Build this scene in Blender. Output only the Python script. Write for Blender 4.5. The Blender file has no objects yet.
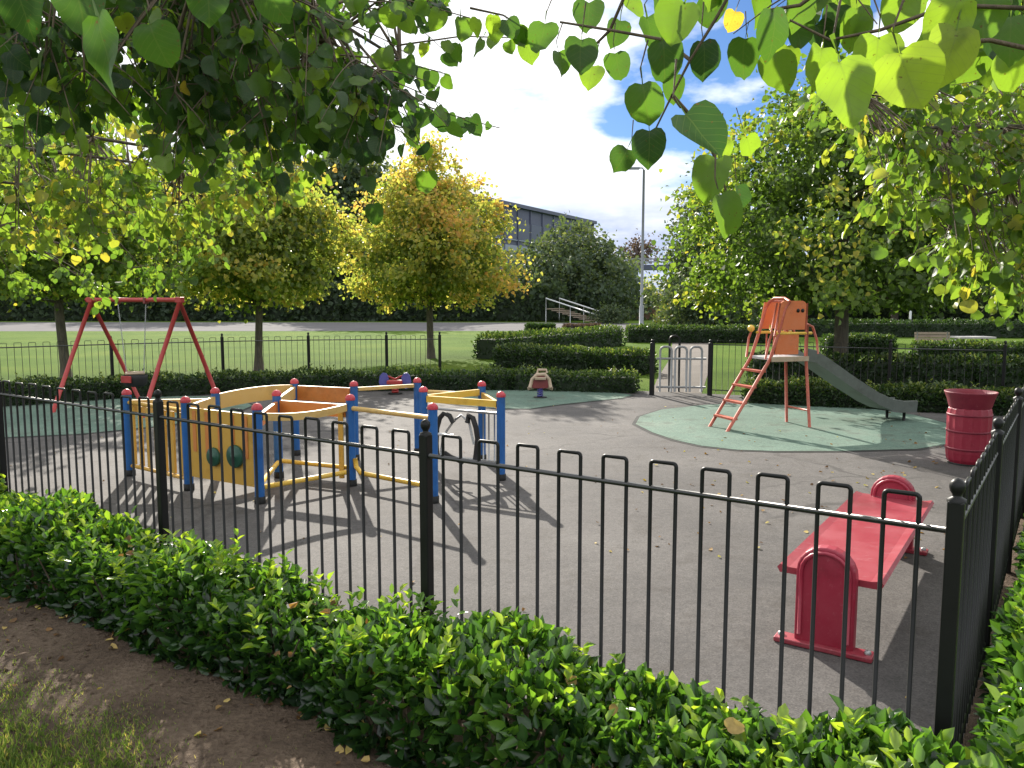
import bpy, math, random
import numpy as np
from mathutils import Vector, Matrix
random.seed(7)
RNG = np.random.default_rng(11)
C = bpy.context.scene.collection
R = math.radians
sc = bpy.context.scene

# ------------------------------------------------------------------ camera
CAM = Vector((0, 0, 1.6)); F = 800.0; PITCH = R(6.0)
cd = bpy.data.cameras.new('camera'); cam = bpy.data.objects.new('camera', cd); C.objects.link(cam)
cam.location = CAM; cam.rotation_euler = (R(90) - PITCH, 0, 0)
cd.sensor_width = 36; cd.lens = 36 * F / 1024; cd.clip_start = 0.05; cd.clip_end = 3000
sc.camera = cam

def ray(px, py):
    x = (px - 512) / F; y = (384 - py) / F
    return Vector((x, math.cos(PITCH) + y * math.sin(PITCH), -math.sin(PITCH) + y * math.cos(PITCH)))
def P(px, py, d):
    r = ray(px, py); return CAM + r * (d / r.y)
def G(px, py, z=0.0):
    r = ray(px, py); return CAM + r * ((z - CAM.z) / r.z)

# ------------------------------------------------------------------ materials
def newmat(name):
    m = bpy.data.materials.new(name); m.use_nodes = True
    nt = m.node_tree; b = nt.nodes['Principled BSDF']
    return m, nt, b
def ramp(nt, stops):
    n = nt.nodes.new('ShaderNodeValToRGB'); e = n.color_ramp.elements
    while len(e) < len(stops): e.new(0.5)
    for el, (p, c) in zip(e, stops):
        el.position = p; el.color = (*c, 1)
    return n
def noise(nt, scale, detail=4, rough=.55, coord='Object', vec=None):
    n = nt.nodes.new('ShaderNodeTexNoise'); n.inputs['Scale'].default_value = scale
    n.inputs['Detail'].default_value = detail; n.inputs['Roughness'].default_value = rough
    if vec is None:
        t = nt.nodes.new('ShaderNodeTexCoord'); vec = t.outputs[coord]
    nt.links.new(vec, n.inputs['Vector'])
    return n
def mixc(nt, a, b, fac, mode='MIX'):
    n = nt.nodes.new('ShaderNodeMix'); n.data_type = 'RGBA'; n.blend_type = mode
    for sock, v in ((n.inputs[6], a), (n.inputs[7], b), (n.inputs[0], fac)):
        if isinstance(v, (int, float)): sock.default_value = v
        elif isinstance(v, tuple): sock.default_value = (*v, 1)
        else: nt.links.new(v, sock)
    return n.outputs[2]
def math_n(nt, op, a, b=0.0, c=None):
    n = nt.nodes.new('ShaderNodeMath'); n.operation = op
    vals = [a, b] + ([c] if c is not None else [])
    for i, v in enumerate(vals):
        if isinstance(v, (int, float)): n.inputs[i].default_value = v
        else: nt.links.new(v, n.inputs[i])
    return n.outputs[0]
def bump(nt, b, h, strength=.3, dist=.01):
    n = nt.nodes.new('ShaderNodeBump'); n.inputs['Strength'].default_value = strength
    n.inputs['Distance'].default_value = dist
    nt.links.new(h, n.inputs['Height']); nt.links.new(n.outputs[0], b.inputs['Normal'])

def paint(name, col, rough=.4, wear=.15, wearcol=None, metal=0, scale=9):
    m, nt, b = newmat(name)
    n = noise(nt, scale, 5, .65)
    wc = wearcol or tuple(min(1, c * 1.5 + .03) for c in col)
    r = ramp(nt, [(.35, col), (.35 + .5, tuple(c * (1 - wear) + w * wear for c, w in zip(col, wc)))])
    nt.links.new(n.outputs[0], r.inputs[0])
    n2 = noise(nt, scale * 5, 4, .7)
    r2 = ramp(nt, [(.62, (0, 0, 0)), (.70, (1, 1, 1))]); nt.links.new(n2.outputs[0], r2.inputs[0])
    k = math_n(nt, 'MULTIPLY', r2.outputs[0], wear)
    nt.links.new(mixc(nt, r.outputs[0], tuple(c * .5 + .02 for c in col), k), b.inputs['Base Color'])
    rr = nt.nodes.new('ShaderNodeMapRange'); rr.inputs[3].default_value = rough * .8; rr.inputs[4].default_value = min(1, rough * 1.3)
    nt.links.new(n.outputs[0], rr.inputs[0]); nt.links.new(rr.outputs[0], b.inputs['Roughness'])
    b.inputs['Metallic'].default_value = metal
    if wear >= .3:
        t = nt.nodes.new('ShaderNodeTexCoord'); mp = nt.nodes.new('ShaderNodeMapping'); mp.inputs['Rotation'].default_value = (.5, .3, .8); mp.inputs['Scale'].default_value = (3, 14, 5)
        nt.links.new(t.outputs['Object'], mp.inputs[0]); n3 = noise(nt, scale * .9, 6, .75, vec=mp.outputs[0])
        r3 = ramp(nt, [(.60, (0, 0, 0)), (.66, (1, 1, 1))]); nt.links.new(n3.outputs[0], r3.inputs[0])
        src = b.inputs['Base Color'].links[0].from_socket
        nt.links.new(mixc(nt, src, tuple(min(.8, c * .7 + .14) for c in wc), math_n(nt, 'MULTIPLY', r3.outputs[0], wear * .9)), b.inputs['Base Color'])
        n4 = noise(nt, scale * .35, 5, .7); r4 = ramp(nt, [(.52, (1, 1, 1)), (.68, (.62, .58, .55))]); nt.links.new(n4.outputs[0], r4.inputs[0])
        src = b.inputs['Base Color'].links[0].from_socket
        nt.links.new(mixc(nt, src, r4.outputs[0], .7, 'MULTIPLY'), b.inputs['Base Color'])
    bump(nt, b, n2.outputs[0], .12, .003)
    return m

M = {}
M['black'] = paint('black_paint', (.007, .0075, .0075), .42, .08, (.03, .03, .03)); M['black'].node_tree.nodes['Principled BSDF'].inputs['Specular IOR Level'].default_value = .3
M['grey_metal'] = paint('galvanised_metal', (.38, .39, .40), .42, .3, (.5, .5, .5), .55)
M['gate_grey'] = paint('weathered_gate_grey', (.24, .25, .255), .5, .35, (.34, .35, .36))
M['black_gloss'] = paint('gloss_black_paint', (.007, .0075, .0075), .36, .1, (.03, .03, .03)); M['black_gloss'].node_tree.nodes['Principled BSDF'].inputs['Specular IOR Level'].default_value = 1.0
M['pale_metal'] = paint('pale_steel', (.55, .57, .58), .4, .2, (.7, .7, .7), .3)
M['red'] = paint('red_paint', (.30, .015, .040), .42, .35, (.42, .07, .10))
M['red_dark'] = paint('crimson_paint', (.20, .012, .034), .5, .3, (.42, .08, .09))
M['red_chalk'] = paint('chalky_red_plastic', (.29, .026, .045), .36, .6, (.42, .13, .15), 0, 4)
M['swing_red'] = paint('swing_red_paint', (.36, .028, .026), .45, .35, (.46, .10, .08), 0, 12)
M['blue'] = paint('blue_post_paint', (.012, .10, .34), .35, .3, (.05, .22, .5))
M['cap_red'] = paint('cap_red_plastic', (.5, .03, .05), .35, .3, (.6, .2, .2))
M['yellow'] = paint('yellow_paint', (.72, .45, .05), .4, .35, (.72, .54, .2))
M['ochre'] = paint('ochre_board', (.56, .32, .045), .5, .35, (.6, .42, .12))
M['tan'] = paint('tan_board', (.60, .39, .12), .5, .35, (.64, .48, .22))
M['orange'] = paint('orange_board', (.58, .20, .045), .45, .35, (.6, .32, .12))
M['slide_orange'] = paint('slide_orange_plastic', (.60, .15, .04), .45, .35, (.60, .27, .15))
M['slide_frame'] = paint('slide_frame_paint', (.44, .085, .045), .5, .45, (.55, .30, .24), 0, 14)
M['green_disc'] = paint('dark_green_plastic', (.012, .075, .045), .4, .2)
M['chute'] = paint('worn_chute_metal', (.12, .135, .12), .5, .5, (.22, .24, .22), .3)
M['purple_blue'] = paint('violet_blue_plastic', (.07, .07, .28), .45, .4, (.2, .2, .42))
M['cream'] = paint('cream_plastic', (.40, .30, .20), .5, .5, (.5, .42, .34))
M['maroon'] = paint('maroon_plastic', (.17, .03, .03), .45, .3)
M['rubber'] = paint('black_rubber', (.015, .015, .016), .7, .2)
M['white'] = paint('white_paint', (.75, .76, .76), .35, .15, (.8, .8, .8))
M['concrete'] = paint('pale_concrete', (.36, .35, .34), .85, .4, (.45, .44, .42), 0, 3)
M['wood'] = paint('weathered_wood', (.24, .19, .14), .75, .4, (.36, .31, .26), 0, 12)
M['brick'] = paint('brown_brickwork', (.20, .11, .08), .85, .4, (.3, .2, .15), 0, 2)
M['glass_dark'] = paint('dark_glass', (.03, .045, .06), .12, .1, (.05, .06, .08))
M['lamp_grey'] = paint('lamp_column_grey', (.22, .24, .26), .5, .2)
M['cladding'] = paint('slate_blue_cladding', (.06, .07, .125), .55, .3, (.11, .13, .17), 0, .5)
M['cladding_light'] = paint('pale_blue_cladding', (.22, .26, .32), .5, .2, (.3, .33, .38), 0, .5)

def bark(name, col):
    m, nt, b = newmat(name)
    t = nt.nodes.new('ShaderNodeTexCoord'); mp = nt.nodes.new('ShaderNodeMapping')
    mp.inputs['Scale'].default_value = (1, 1, .18); nt.links.new(t.outputs['Object'], mp.inputs[0])
    n = noise(nt, 38, 6, .65, vec=mp.outputs[0])
    r = ramp(nt, [(.3, tuple(c * .45 for c in col)), (.7, tuple(c * 1.35 for c in col))])
    nt.links.new(n.outputs[0], r.inputs[0]); nt.links.new(r.outputs[0], b.inputs['Base Color'])
    b.inputs['Roughness'].default_value = .9; bump(nt, b, n.outputs[0], .7, .02)
    return m
M['hedge_core'] = paint('shade_dark_hedge_leafage', (.020, .034, .016), .9, .3, (.03, .045, .02), 0, 6)  # leaf green darkened to stand for the shade inside a hedge
M['bark'] = bark('lime_bark', (.10, .085, .065))
M['twig'] = bark('twig_bark', (.12, .09, .06))

def leafmat(name, stops, tstops=None, trans=.5, rough=.45, spec=.4, rnd=.35, veins=False):
    """stops: ramp of leaf colours along the per-leaf tint; tstops: colour of the light a leaf lets through"""
    m, nt, b = newmat(name)
    at = nt.nodes.new('ShaderNodeAttribute'); at.attribute_name = 'tint'
    ge = nt.nodes.new('ShaderNodeNewGeometry')
    v = math_n(nt, 'ADD', at.outputs['Fac'], math_n(nt, 'MULTIPLY', math_n(nt, 'SUBTRACT', ge.outputs['Random Per Island'], .5), rnd))
    r = ramp(nt, stops); nt.links.new(v, r.inputs[0])
    col = r.outputs[0]
    n = noise(nt, 60, 3, .6)
    rn = ramp(nt, [(.3, (.72, .72, .72)), (.7, (1.2, 1.2, 1.2))]); nt.links.new(n.outputs[0], rn.inputs[0])
    col = mixc(nt, col, rn.outputs[0], .8, 'MULTIPLY')
    tr = ramp(nt, tstops or [(p, (min(1, c[0] * 2.9), min(1, c[1] * 2.7), c[2] * 1.0)) for p, c in stops]); nt.links.new(v, tr.inputs[0])
    tcol = tr.outputs[0]
    if veins:
        a2 = nt.nodes.new('ShaderNodeAttribute'); a2.attribute_name = 'leafco'
        sp = nt.nodes.new('ShaderNodeSeparateXYZ'); nt.links.new(a2.outputs['Vector'], sp.inputs[0])
        ax = math_n(nt, 'ABSOLUTE', sp.outputs[0])
        mid = math_n(nt, 'LESS_THAN', ax, .016)
        fr = math_n(nt, 'FRACT', math_n(nt, 'MULTIPLY', math_n(nt, 'SUBTRACT', sp.outputs[1], math_n(nt, 'MULTIPLY', ax, .75)), 6.5))
        sd = math_n(nt, 'LESS_THAN', fr, .09)
        vm = math_n(nt, 'MULTIPLY', math_n(nt, 'MAXIMUM', mid, sd), .2)
        col = mixc(nt, col, (.22, .27, .09), vm)
        tcol = mixc(nt, tcol, (.13, .17, .02), math_n(nt, 'MULTIPLY', vm, 1.2))
        ns = noise(nt, 95, 3, .6); rs_ = ramp(nt, [(.66, (0, 0, 0)), (.70, (1, 1, 1))]); nt.links.new(ns.outputs[0], rs_.inputs[0])
        sf = math_n(nt, 'MULTIPLY', rs_.outputs[0], .75); col = mixc(nt, col, (.10, .055, .02), sf); tcol = mixc(nt, tcol, (.14, .06, .01), sf)
    nt.links.new(col, b.inputs['Base Color'])
    b.inputs['Roughness'].default_value = rough; b.inputs['Specular IOR Level'].default_value = spec
    tl = nt.nodes.new('ShaderNodeBsdfTranslucent'); nt.links.new(tcol, tl.inputs['Color'])
    mx = nt.nodes.new('ShaderNodeMixShader'); mx.inputs[0].default_value = trans
    nt.links.new(b.outputs[0], mx.inputs[1]); nt.links.new(tl.outputs[0], mx.inputs[2])
    nt.links.new(mx.outputs[0], nt.nodes['Material Output'].inputs['Surface'])
    return m
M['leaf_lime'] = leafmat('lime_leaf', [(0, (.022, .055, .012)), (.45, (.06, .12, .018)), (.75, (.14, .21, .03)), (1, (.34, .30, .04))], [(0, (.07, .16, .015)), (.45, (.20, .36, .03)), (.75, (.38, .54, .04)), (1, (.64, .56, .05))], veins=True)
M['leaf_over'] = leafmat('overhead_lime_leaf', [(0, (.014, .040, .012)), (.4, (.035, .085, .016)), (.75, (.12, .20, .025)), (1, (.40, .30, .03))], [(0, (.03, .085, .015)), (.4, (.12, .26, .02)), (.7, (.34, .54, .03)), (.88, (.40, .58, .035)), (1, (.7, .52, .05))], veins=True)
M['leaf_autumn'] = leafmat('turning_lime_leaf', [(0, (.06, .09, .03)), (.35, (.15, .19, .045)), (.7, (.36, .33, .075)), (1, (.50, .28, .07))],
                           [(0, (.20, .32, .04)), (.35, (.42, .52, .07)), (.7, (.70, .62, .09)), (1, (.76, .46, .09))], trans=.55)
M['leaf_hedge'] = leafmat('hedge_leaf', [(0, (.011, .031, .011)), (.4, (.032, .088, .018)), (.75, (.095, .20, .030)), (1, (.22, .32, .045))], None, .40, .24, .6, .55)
M['leaf_box'] = leafmat('clipped_hedge_leaf', [(0, (.014, .032, .012)), (.5, (.028, .06, .018)), (.8, (.075, .115, .035)), (1, (.17, .21, .07))], None, .3, .4, .45)  # palest stop paints the light on hedge tops
M['leaf_dark'] = leafmat('distant_dark_leaf', [(0, (.032, .052, .030)), (.6, (.055, .088, .044)), (1, (.11, .13, .06))], None, .25, .6, .3)
M['leaf_hazed'] = leafmat('hazed_distant_leaf', [(0, (.036, .058, .040)), (.6, (.062, .095, .056)), (1, (.11, .135, .07))], None, .3, .6, .3)  # distance haze put into the leaf colour
M['leaf_purple'] = leafmat('purple_leaf', [(0, (.05, .035, .04)), (1, (.10, .07, .075))], None, .2, .6, .3)
M['leaf_dead'] = leafmat('fallen_dry_leaf', [(0, (.10, .055, .025)), (.6, (.24, .14, .06)), (1, (.52, .40, .14))], None, .2, .7, .2, .8)
M['grass_blade'] = leafmat('grass_blade', [(0, (.065, .115, .03)), (.6, (.13, .20, .055)), (.85, (.22, .25, .10)), (1, (.30, .27, .13))], None, .4, .55, .3, .8)

def ground_mat(name, stops, s1, s2, b_s, b_d, rough=.95, speck=None):
    m, nt, b = newmat(name)
    a = noise(nt, s1, 6, .6); d = noise(nt, s2, 5, .7)
    v = math_n(nt, 'ADD', math_n(nt, 'MULTIPLY', a.outputs[0], .55), math_n(nt, 'MULTIPLY', d.outputs[0], .45))
    r = ramp(nt, stops); nt.links.new(v, r.inputs[0]); col = r.outputs[0]
    if speck:
        vo = nt.nodes.new('ShaderNodeTexVoronoi'); vo.inputs['Scale'].default_value = speck[0]
        t = nt.nodes.new('ShaderNodeTexCoord'); nt.links.new(t.outputs['Object'], vo.inputs['Vector'])
        rs = ramp(nt, [(0, (.5, .5, .5)), (.5, (1, 1, 1)), (1, (1.5, 1.5, 1.5))])
        nt.links.new(vo.outputs['Color'], rs.inputs[0])
        col = mixc(nt, col, rs.outputs[0], speck[1], 'MULTIPLY')
    nt.links.new(col, b.inputs['Base Color']); b.inputs['Roughness'].default_value = rough
    b.inputs['Specular IOR Level'].default_value = .25
    bump(nt, b, d.outputs[0], b_s, b_d)
    return m
M['lawn'] = ground_mat('lawn_grass', [(.3, (.045, .085, .012)), (.5, (.082, .142, .018)), (.7, (.140, .180, .030))], .35, 30, .8, .05)
M['lawn'].node_tree.nodes['Principled BSDF'].inputs['Specular IOR Level'].default_value = .06
def worn_ground(name, base, hi, lo, crack=True, fine=150, speck=.6):
    m, nt, b = newmat(name)
    a = noise(nt, .55, 5, .6); st = noise(nt, 2.6, 6, .68); fi = noise(nt, 26, 5, .7)
    r = ramp(nt, [(.34, lo), (.5, base), (.66, hi)]); nt.links.new(math_n(nt, 'ADD', math_n(nt, 'MULTIPLY', a.outputs[0], .6), math_n(nt, 'MULTIPLY', st.outputs[0], .4)), r.inputs[0])
    rs = ramp(nt, [(.52, (1, 1, 1)), (.62, (.62, .60, .58)), (.72, (.42, .41, .40))]); nt.links.new(st.outputs[0], rs.inputs[0])
    col = mixc(nt, r.outputs[0], rs.outputs[0], .7, 'MULTIPLY')
    rf = ramp(nt, [(.3, (.78, .78, .78)), (.7, (1.2, 1.2, 1.2))]); nt.links.new(fi.outputs[0], rf.inputs[0])
    col = mixc(nt, col, rf.outputs[0], .8, 'MULTIPLY')
    t = nt.nodes.new('ShaderNodeTexCoord')
    vo = nt.nodes.new('ShaderNodeTexVoronoi'); vo.inputs['Scale'].default_value = fine; nt.links.new(t.outputs['Object'], vo.inputs['Vector'])
    rv = ramp(nt, [(0, (.45, .45, .45)), (.5, (1, 1, 1)), (.9, (1.35, 1.33, 1.3)), (1, (2.2, 2.1, 2.0))]); nt.links.new(vo.outputs['Color'], rv.inputs[0])
    col = mixc(nt, col, rv.outputs[0], speck, 'MULTIPLY')
    if crack:
        wv = noise(nt, 1.3, 4, .6)
        vm = nt.nodes.new('ShaderNodeVectorMath'); vm.operation = 'MULTIPLY_ADD'; nt.links.new(wv.outputs['Color'], vm.inputs[0]); vm.inputs[1].default_value = (.8, .8, 0); nt.links.new(t.outputs['Object'], vm.inputs[2])
        ve = nt.nodes.new('ShaderNodeTexVoronoi'); ve.feature = 'DISTANCE_TO_EDGE'; ve.inputs['Scale'].default_value = .38; nt.links.new(vm.outputs[0], ve.inputs['Vector'])
        ln = ramp(nt, [(.0, (1, 1, 1)), (.004, (1, 1, 1)), (.010, (0, 0, 0))]); nt.links.new(ve.outputs['Distance'], ln.inputs[0])
        ms = ramp(nt, [(.48, (0, 0, 0)), (.56, (1, 1, 1))]); nt.links.new(a.outputs[0], ms.inputs[0])
        col = mixc(nt, col, tuple(c * .45 for c in base), math_n(nt, 'MULTIPLY', ln.outputs[0], math_n(nt, 'MULTIPLY', ms.outputs[0], .7)))
    nt.links.new(col, b.inputs['Base Color']); b.inputs['Roughness'].default_value = .86; b.inputs['Specular IOR Level'].default_value = .25
    bump(nt, b, vo.outputs['Distance'], .25, .004)
    return m
M['asphalt'] = worn_ground('worn_asphalt', (.098, .091, .088), (.142, .133, .127), (.060, .056, .055))
M['safety'] = worn_ground('faded_green_rubber', (.108, .170, .134), (.155, .205, .165), (.075, .120, .095), False, 110, .5)
M['soil'] = ground_mat('bare_soil', [(.34, (.055, .038, .026)), (.5, (.13, .092, .064)), (.64, (.21, .155, .11))], 2.6, 34, 1.0, .05)
M['path'] = ground_mat('pale_path', [(.3, (.11, .108, .112)), (.7, (.165, .16, .162))], .4, 12, .2, .006, .95)
M['path'].node_tree.nodes['Principled BSDF'].inputs['Specular IOR Level'].default_value = .05
M['gravel'] = ground_mat('gate_path', [(.3, (.09, .078, .068)), (.7, (.16, .138, .12))], 1, 30, .4, .01, .9)
M['edge'] = ground_mat('surface_edge', [(.3, (.03, .03, .03)), (.7, (.06, .06, .055))], 1, 30, .3, .006, .9)

# ------------------------------------------------------------------ mesh helpers
class MB:
    def __init__(s): s.v = []; s.f = []; s.sm = []
    def add(s, vs, fs, smooth=False):
        o = len(s.v); s.v += [Vector(v) for v in vs]
        s.f += [tuple(i + o for i in f) for f in fs]; s.sm += [smooth] * len(fs)
    def box(s, c, half, X=(1, 0, 0), Y=(0, 1, 0), Z=(0, 0, 1), bev=0.0):
        c = Vector(c); X = Vector(X).normalized(); Y = Vector(Y).normalized(); Z = Vector(Z).normalized()
        hx, hy, hz = half
        if bev <= 0:
            vs = [c + X * hx * a + Y * hy * b + Z * hz * d for a in (-1, 1) for b in (-1, 1) for d in (-1, 1)]
            s.add(vs, [(0, 1, 3, 2), (4, 6, 7, 5), (0, 4, 5, 1), (2, 3, 7, 6), (0, 2, 6, 4), (1, 5, 7, 3)])
        else:
            e = min(bev, hx * .9, hy * .9, hz * .9)
            import bmesh
            bm = bmesh.new(); bmesh.ops.create_cube(bm, size=1)
            for v in bm.verts: v.co = Vector((v.co.x * 2 * hx, v.co.y * 2 * hy, v.co.z * 2 * hz))
            bmesh.ops.bevel(bm, geom=bm.edges[:], offset=e, segments=2, affect='EDGES', profile=.5)
            bm.verts.index_update()
            s.add([c + X * v.co.x + Y * v.co.y + Z * v.co.z for v in bm.verts], [[v.index for v in f.verts] for f in bm.faces], False)
            bm.free()
        return s
    def tube(s, pts, r, n=8, caps=True, smooth=True):
        pts = [Vector(p) for p in pts]; k = len(pts)
        rs = r if isinstance(r, (list, tuple)) else [r] * k
        o = len(s.v); ref = None
        for i, p in enumerate(pts):
            t = (pts[min(i + 1, k - 1)] - pts[max(i - 1, 0)])
            if t.length < 1e-9: t = Vector((0, 0, 1))
            t.normalize()
            if ref is None: ref = Vector((0, 0, 1)) if abs(t.z) < .9 else Vector((1, 0, 0))
            a = t.cross(ref)
            if a.length < 1e-4: a = t.cross(Vector((0, 1, 0)))
            a.normalize(); b = t.cross(a).normalized(); ref = a.cross(t) * 1.0
            for j in range(n):
                th = 2 * math.pi * j / n
                s.v.append(p + (a * math.cos(th) + b * math.sin(th)) * rs[i])
        for i in range(k - 1):
            for j in range(n):
                j2 = (j + 1) % n
                s.f.append((o + i * n + j, o + i * n + j2, o + (i + 1) * n + j2, o + (i + 1) * n + j)); s.sm.append(smooth)
        if caps:
            s.f.append(tuple(o + j for j in range(n))); s.sm.append(False)
            s.f.append(tuple(o + (k - 1) * n + j for j in reversed(range(n)))); s.sm.append(False)
        return s
    def lathe(s, c, prof, n=20, axis=(0, 0, 1), smooth=True):
        c = Vector(c); ax = Vector(axis).normalized()
        a = ax.cross(Vector((0, 1, 0)) if abs(ax.y) < .9 else Vector((1, 0, 0))).normalized(); b = ax.cross(a)
        o = len(s.v)
        for r, z in prof:
            for j in range(n):
                th = 2 * math.pi * j / n
                s.v.append(c + ax * z + (a * math.cos(th) + b * math.sin(th)) * r)
        for i in range(len(prof) - 1):
            for j in range(n):
                j2 = (j + 1) % n
                s.f.append((o + i * n + j, o + i * n + j2, o + (i + 1) * n + j2, o + (i + 1) * n + j)); s.sm.append(smooth)
        return s
    def ball(s, c, r, n=12, m=8):
        return s.lathe(c, [(max(1e-4, r * math.sin(math.pi * i / m)), -r * math.cos(math.pi * i / m)) for i in range(m + 1)], n)
    def prism(s, outline, depth, O, U, V, W):
        """flat outline (u,v) extruded by depth along W, centred"""
        O = Vector(O); U = Vector(U); V = Vector(V); W = Vector(W); n = len(outline)
        vs = [O + U * u + V * v - W * depth / 2 for u, v in outline] + [O + U * u + V * v + W * depth / 2 for u, v in outline]
        fs = [tuple(reversed(range(n))), tuple(range(n, 2 * n))] + [(i, (i + 1) % n, n + (i + 1) % n, n + i) for i in range(n)]
        s.add(vs, fs); return s
    def build(s, name, mat, parent=None, loc=None):
        o0 = parent['_base'] if parent is not None else (loc if loc is not None else (0, 0, 0))
        o0 = Vector(o0)
        me = bpy.data.meshes.new(name)
        me.from_pydata([v - o0 for v in s.v], [], s.f); me.validate()
        if len(me.polygons) == len(s.sm): me.polygons.foreach_set('use_smooth', s.sm)
        me.materials.append(mat); me.update()
        o = bpy.data.objects.new(name, me); C.objects.link(o)
        if parent is not None: o.parent = parent; o['_base'] = parent['_base']
        else: o.location = o0; o['_base'] = tuple(o0)
        return o

def thing(name, label, cat, loc, group=None):
    o = bpy.data.objects.new(name, None); C.objects.link(o); o.location = loc; o.empty_display_size = .2
    o['label'] = label; o['category'] = cat; o['_base'] = tuple(loc)
    if group: o['group'] = group
    return o
def tag(o, label, cat, group=None, kind=None):
    o['label'] = label; o['category'] = cat
    if group: o['group'] = group
    if kind: o['kind'] = kind
    return o
def sheet(name, pts, z, mat, loc=(0, 0, 0)):
    me = bpy.data.meshes.new(name)
    me.from_pydata([(p[0], p[1], z) for p in pts], [], [tuple(range(len(pts)))])
    if me.polygons[0].normal.z < 0: me.flip_normals()
    me.materials.append(mat); o = bpy.data.objects.new(name, me); C.objects.link(o); o['kind'] = 'structure'
    return o

# ------------------------------------------------------------------ leaf builder (numpy)
def leaf_template(kind):
    if kind == 'diamond':      # 4 verts, folded
        v = [(0, 0, 0), (.42, .45, .10), (0, 1, -.05), (-.42, .45, .10)]
        return np.array(v), [(0, 1, 2), (0, 2, 3)]
    if kind == 'oval':         # 6 verts, two quads
        v = [(0, 0, 0), (.25, .30, .08), (.24, .66, .05), (0, 1, -.12), (-.24, .66, .05), (-.25, .30, .08)]
        return np.array(v), [(0, 1, 2, 3), (0, 3, 4, 5)]
    if kind == 'round':        # 6 verts rounder (lime at mid distance)
        v = [(0, 0, 0), (.46, .22, .08), (.36, .68, .04), (0, 1, -.10), (-.36, .68, .04), (-.46, .22, .08)]
        return np.array(v), [(0, 1, 2, 3), (0, 3, 4, 5)]
    if kind == 'narrow':
        v = [(0, 0, 0), (.21, .30, .06), (.20, .62, .03), (0, 1, -.10), (-.20, .62, .03), (-.21, .30, .06)]
        return np.array(v), [(0, 1, 2, 3), (0, 3, 4, 5)]
    if kind == 'heart':
        ed = [(.0, .0), (.20, -.06), (.38, .0), (.49, .15), (.52, .34), (.49, .52), (.40, .70), (.26, .84), (.10, .93), (0, 1.0)]
        mid = [0, .05, .12, .22, .34, .48, .64, .78, .90, 1.0]
        v = []; f = []
        h = lambda x, y: .16 * abs(x) - .22 * x * x - .16 * (y - .3) ** 2 + .018 * math.sin(9 * y + 5 * x)
        for i in range(10): v.append((0, mid[i], h(0, mid[i])))
        for sgn in (1, -1):
            o = len(v)
            for (x, y) in ed[1:-1]:
                v.append((sgn * x * .55, y * .6 + .4 * mid[ed.index((x, y))], h(x * .55, y)))
            for (x, y) in ed[1:-1]: v.append((sgn * x, y, h(x, y)))
            n = 8
            def q(*ids): f.append(ids if sgn > 0 else tuple(reversed(ids)))
            for i in range(n - 1):
                q(1 + i, o + i, o + i + 1, 2 + i)
                q(o + i, o + n + i, o + n + i + 1, o + i + 1)
            q(0, o, 1); q(0, o + n, o); q(9, 8, o + n - 1); q(9, o + n - 1, o + 2 * n - 1)
        o = len(v)
        v += [(-.012, .02, 0), (.012, .02, 0), (.010, -.42, .03), (-.010, -.42, .03)]
        f.append((o, o + 1, o + 2, o + 3))
        return np.array(v), f
TEMPL = {k: leaf_template(k) for k in ('diamond', 'oval', 'round', 'narrow', 'heart')}

def unit(a): return a / np.maximum(1e-9, np.linalg.norm(a, axis=1, keepdims=True))
def rnd_dirs(n): return unit(RNG.normal(size=(n, 3)))

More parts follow.
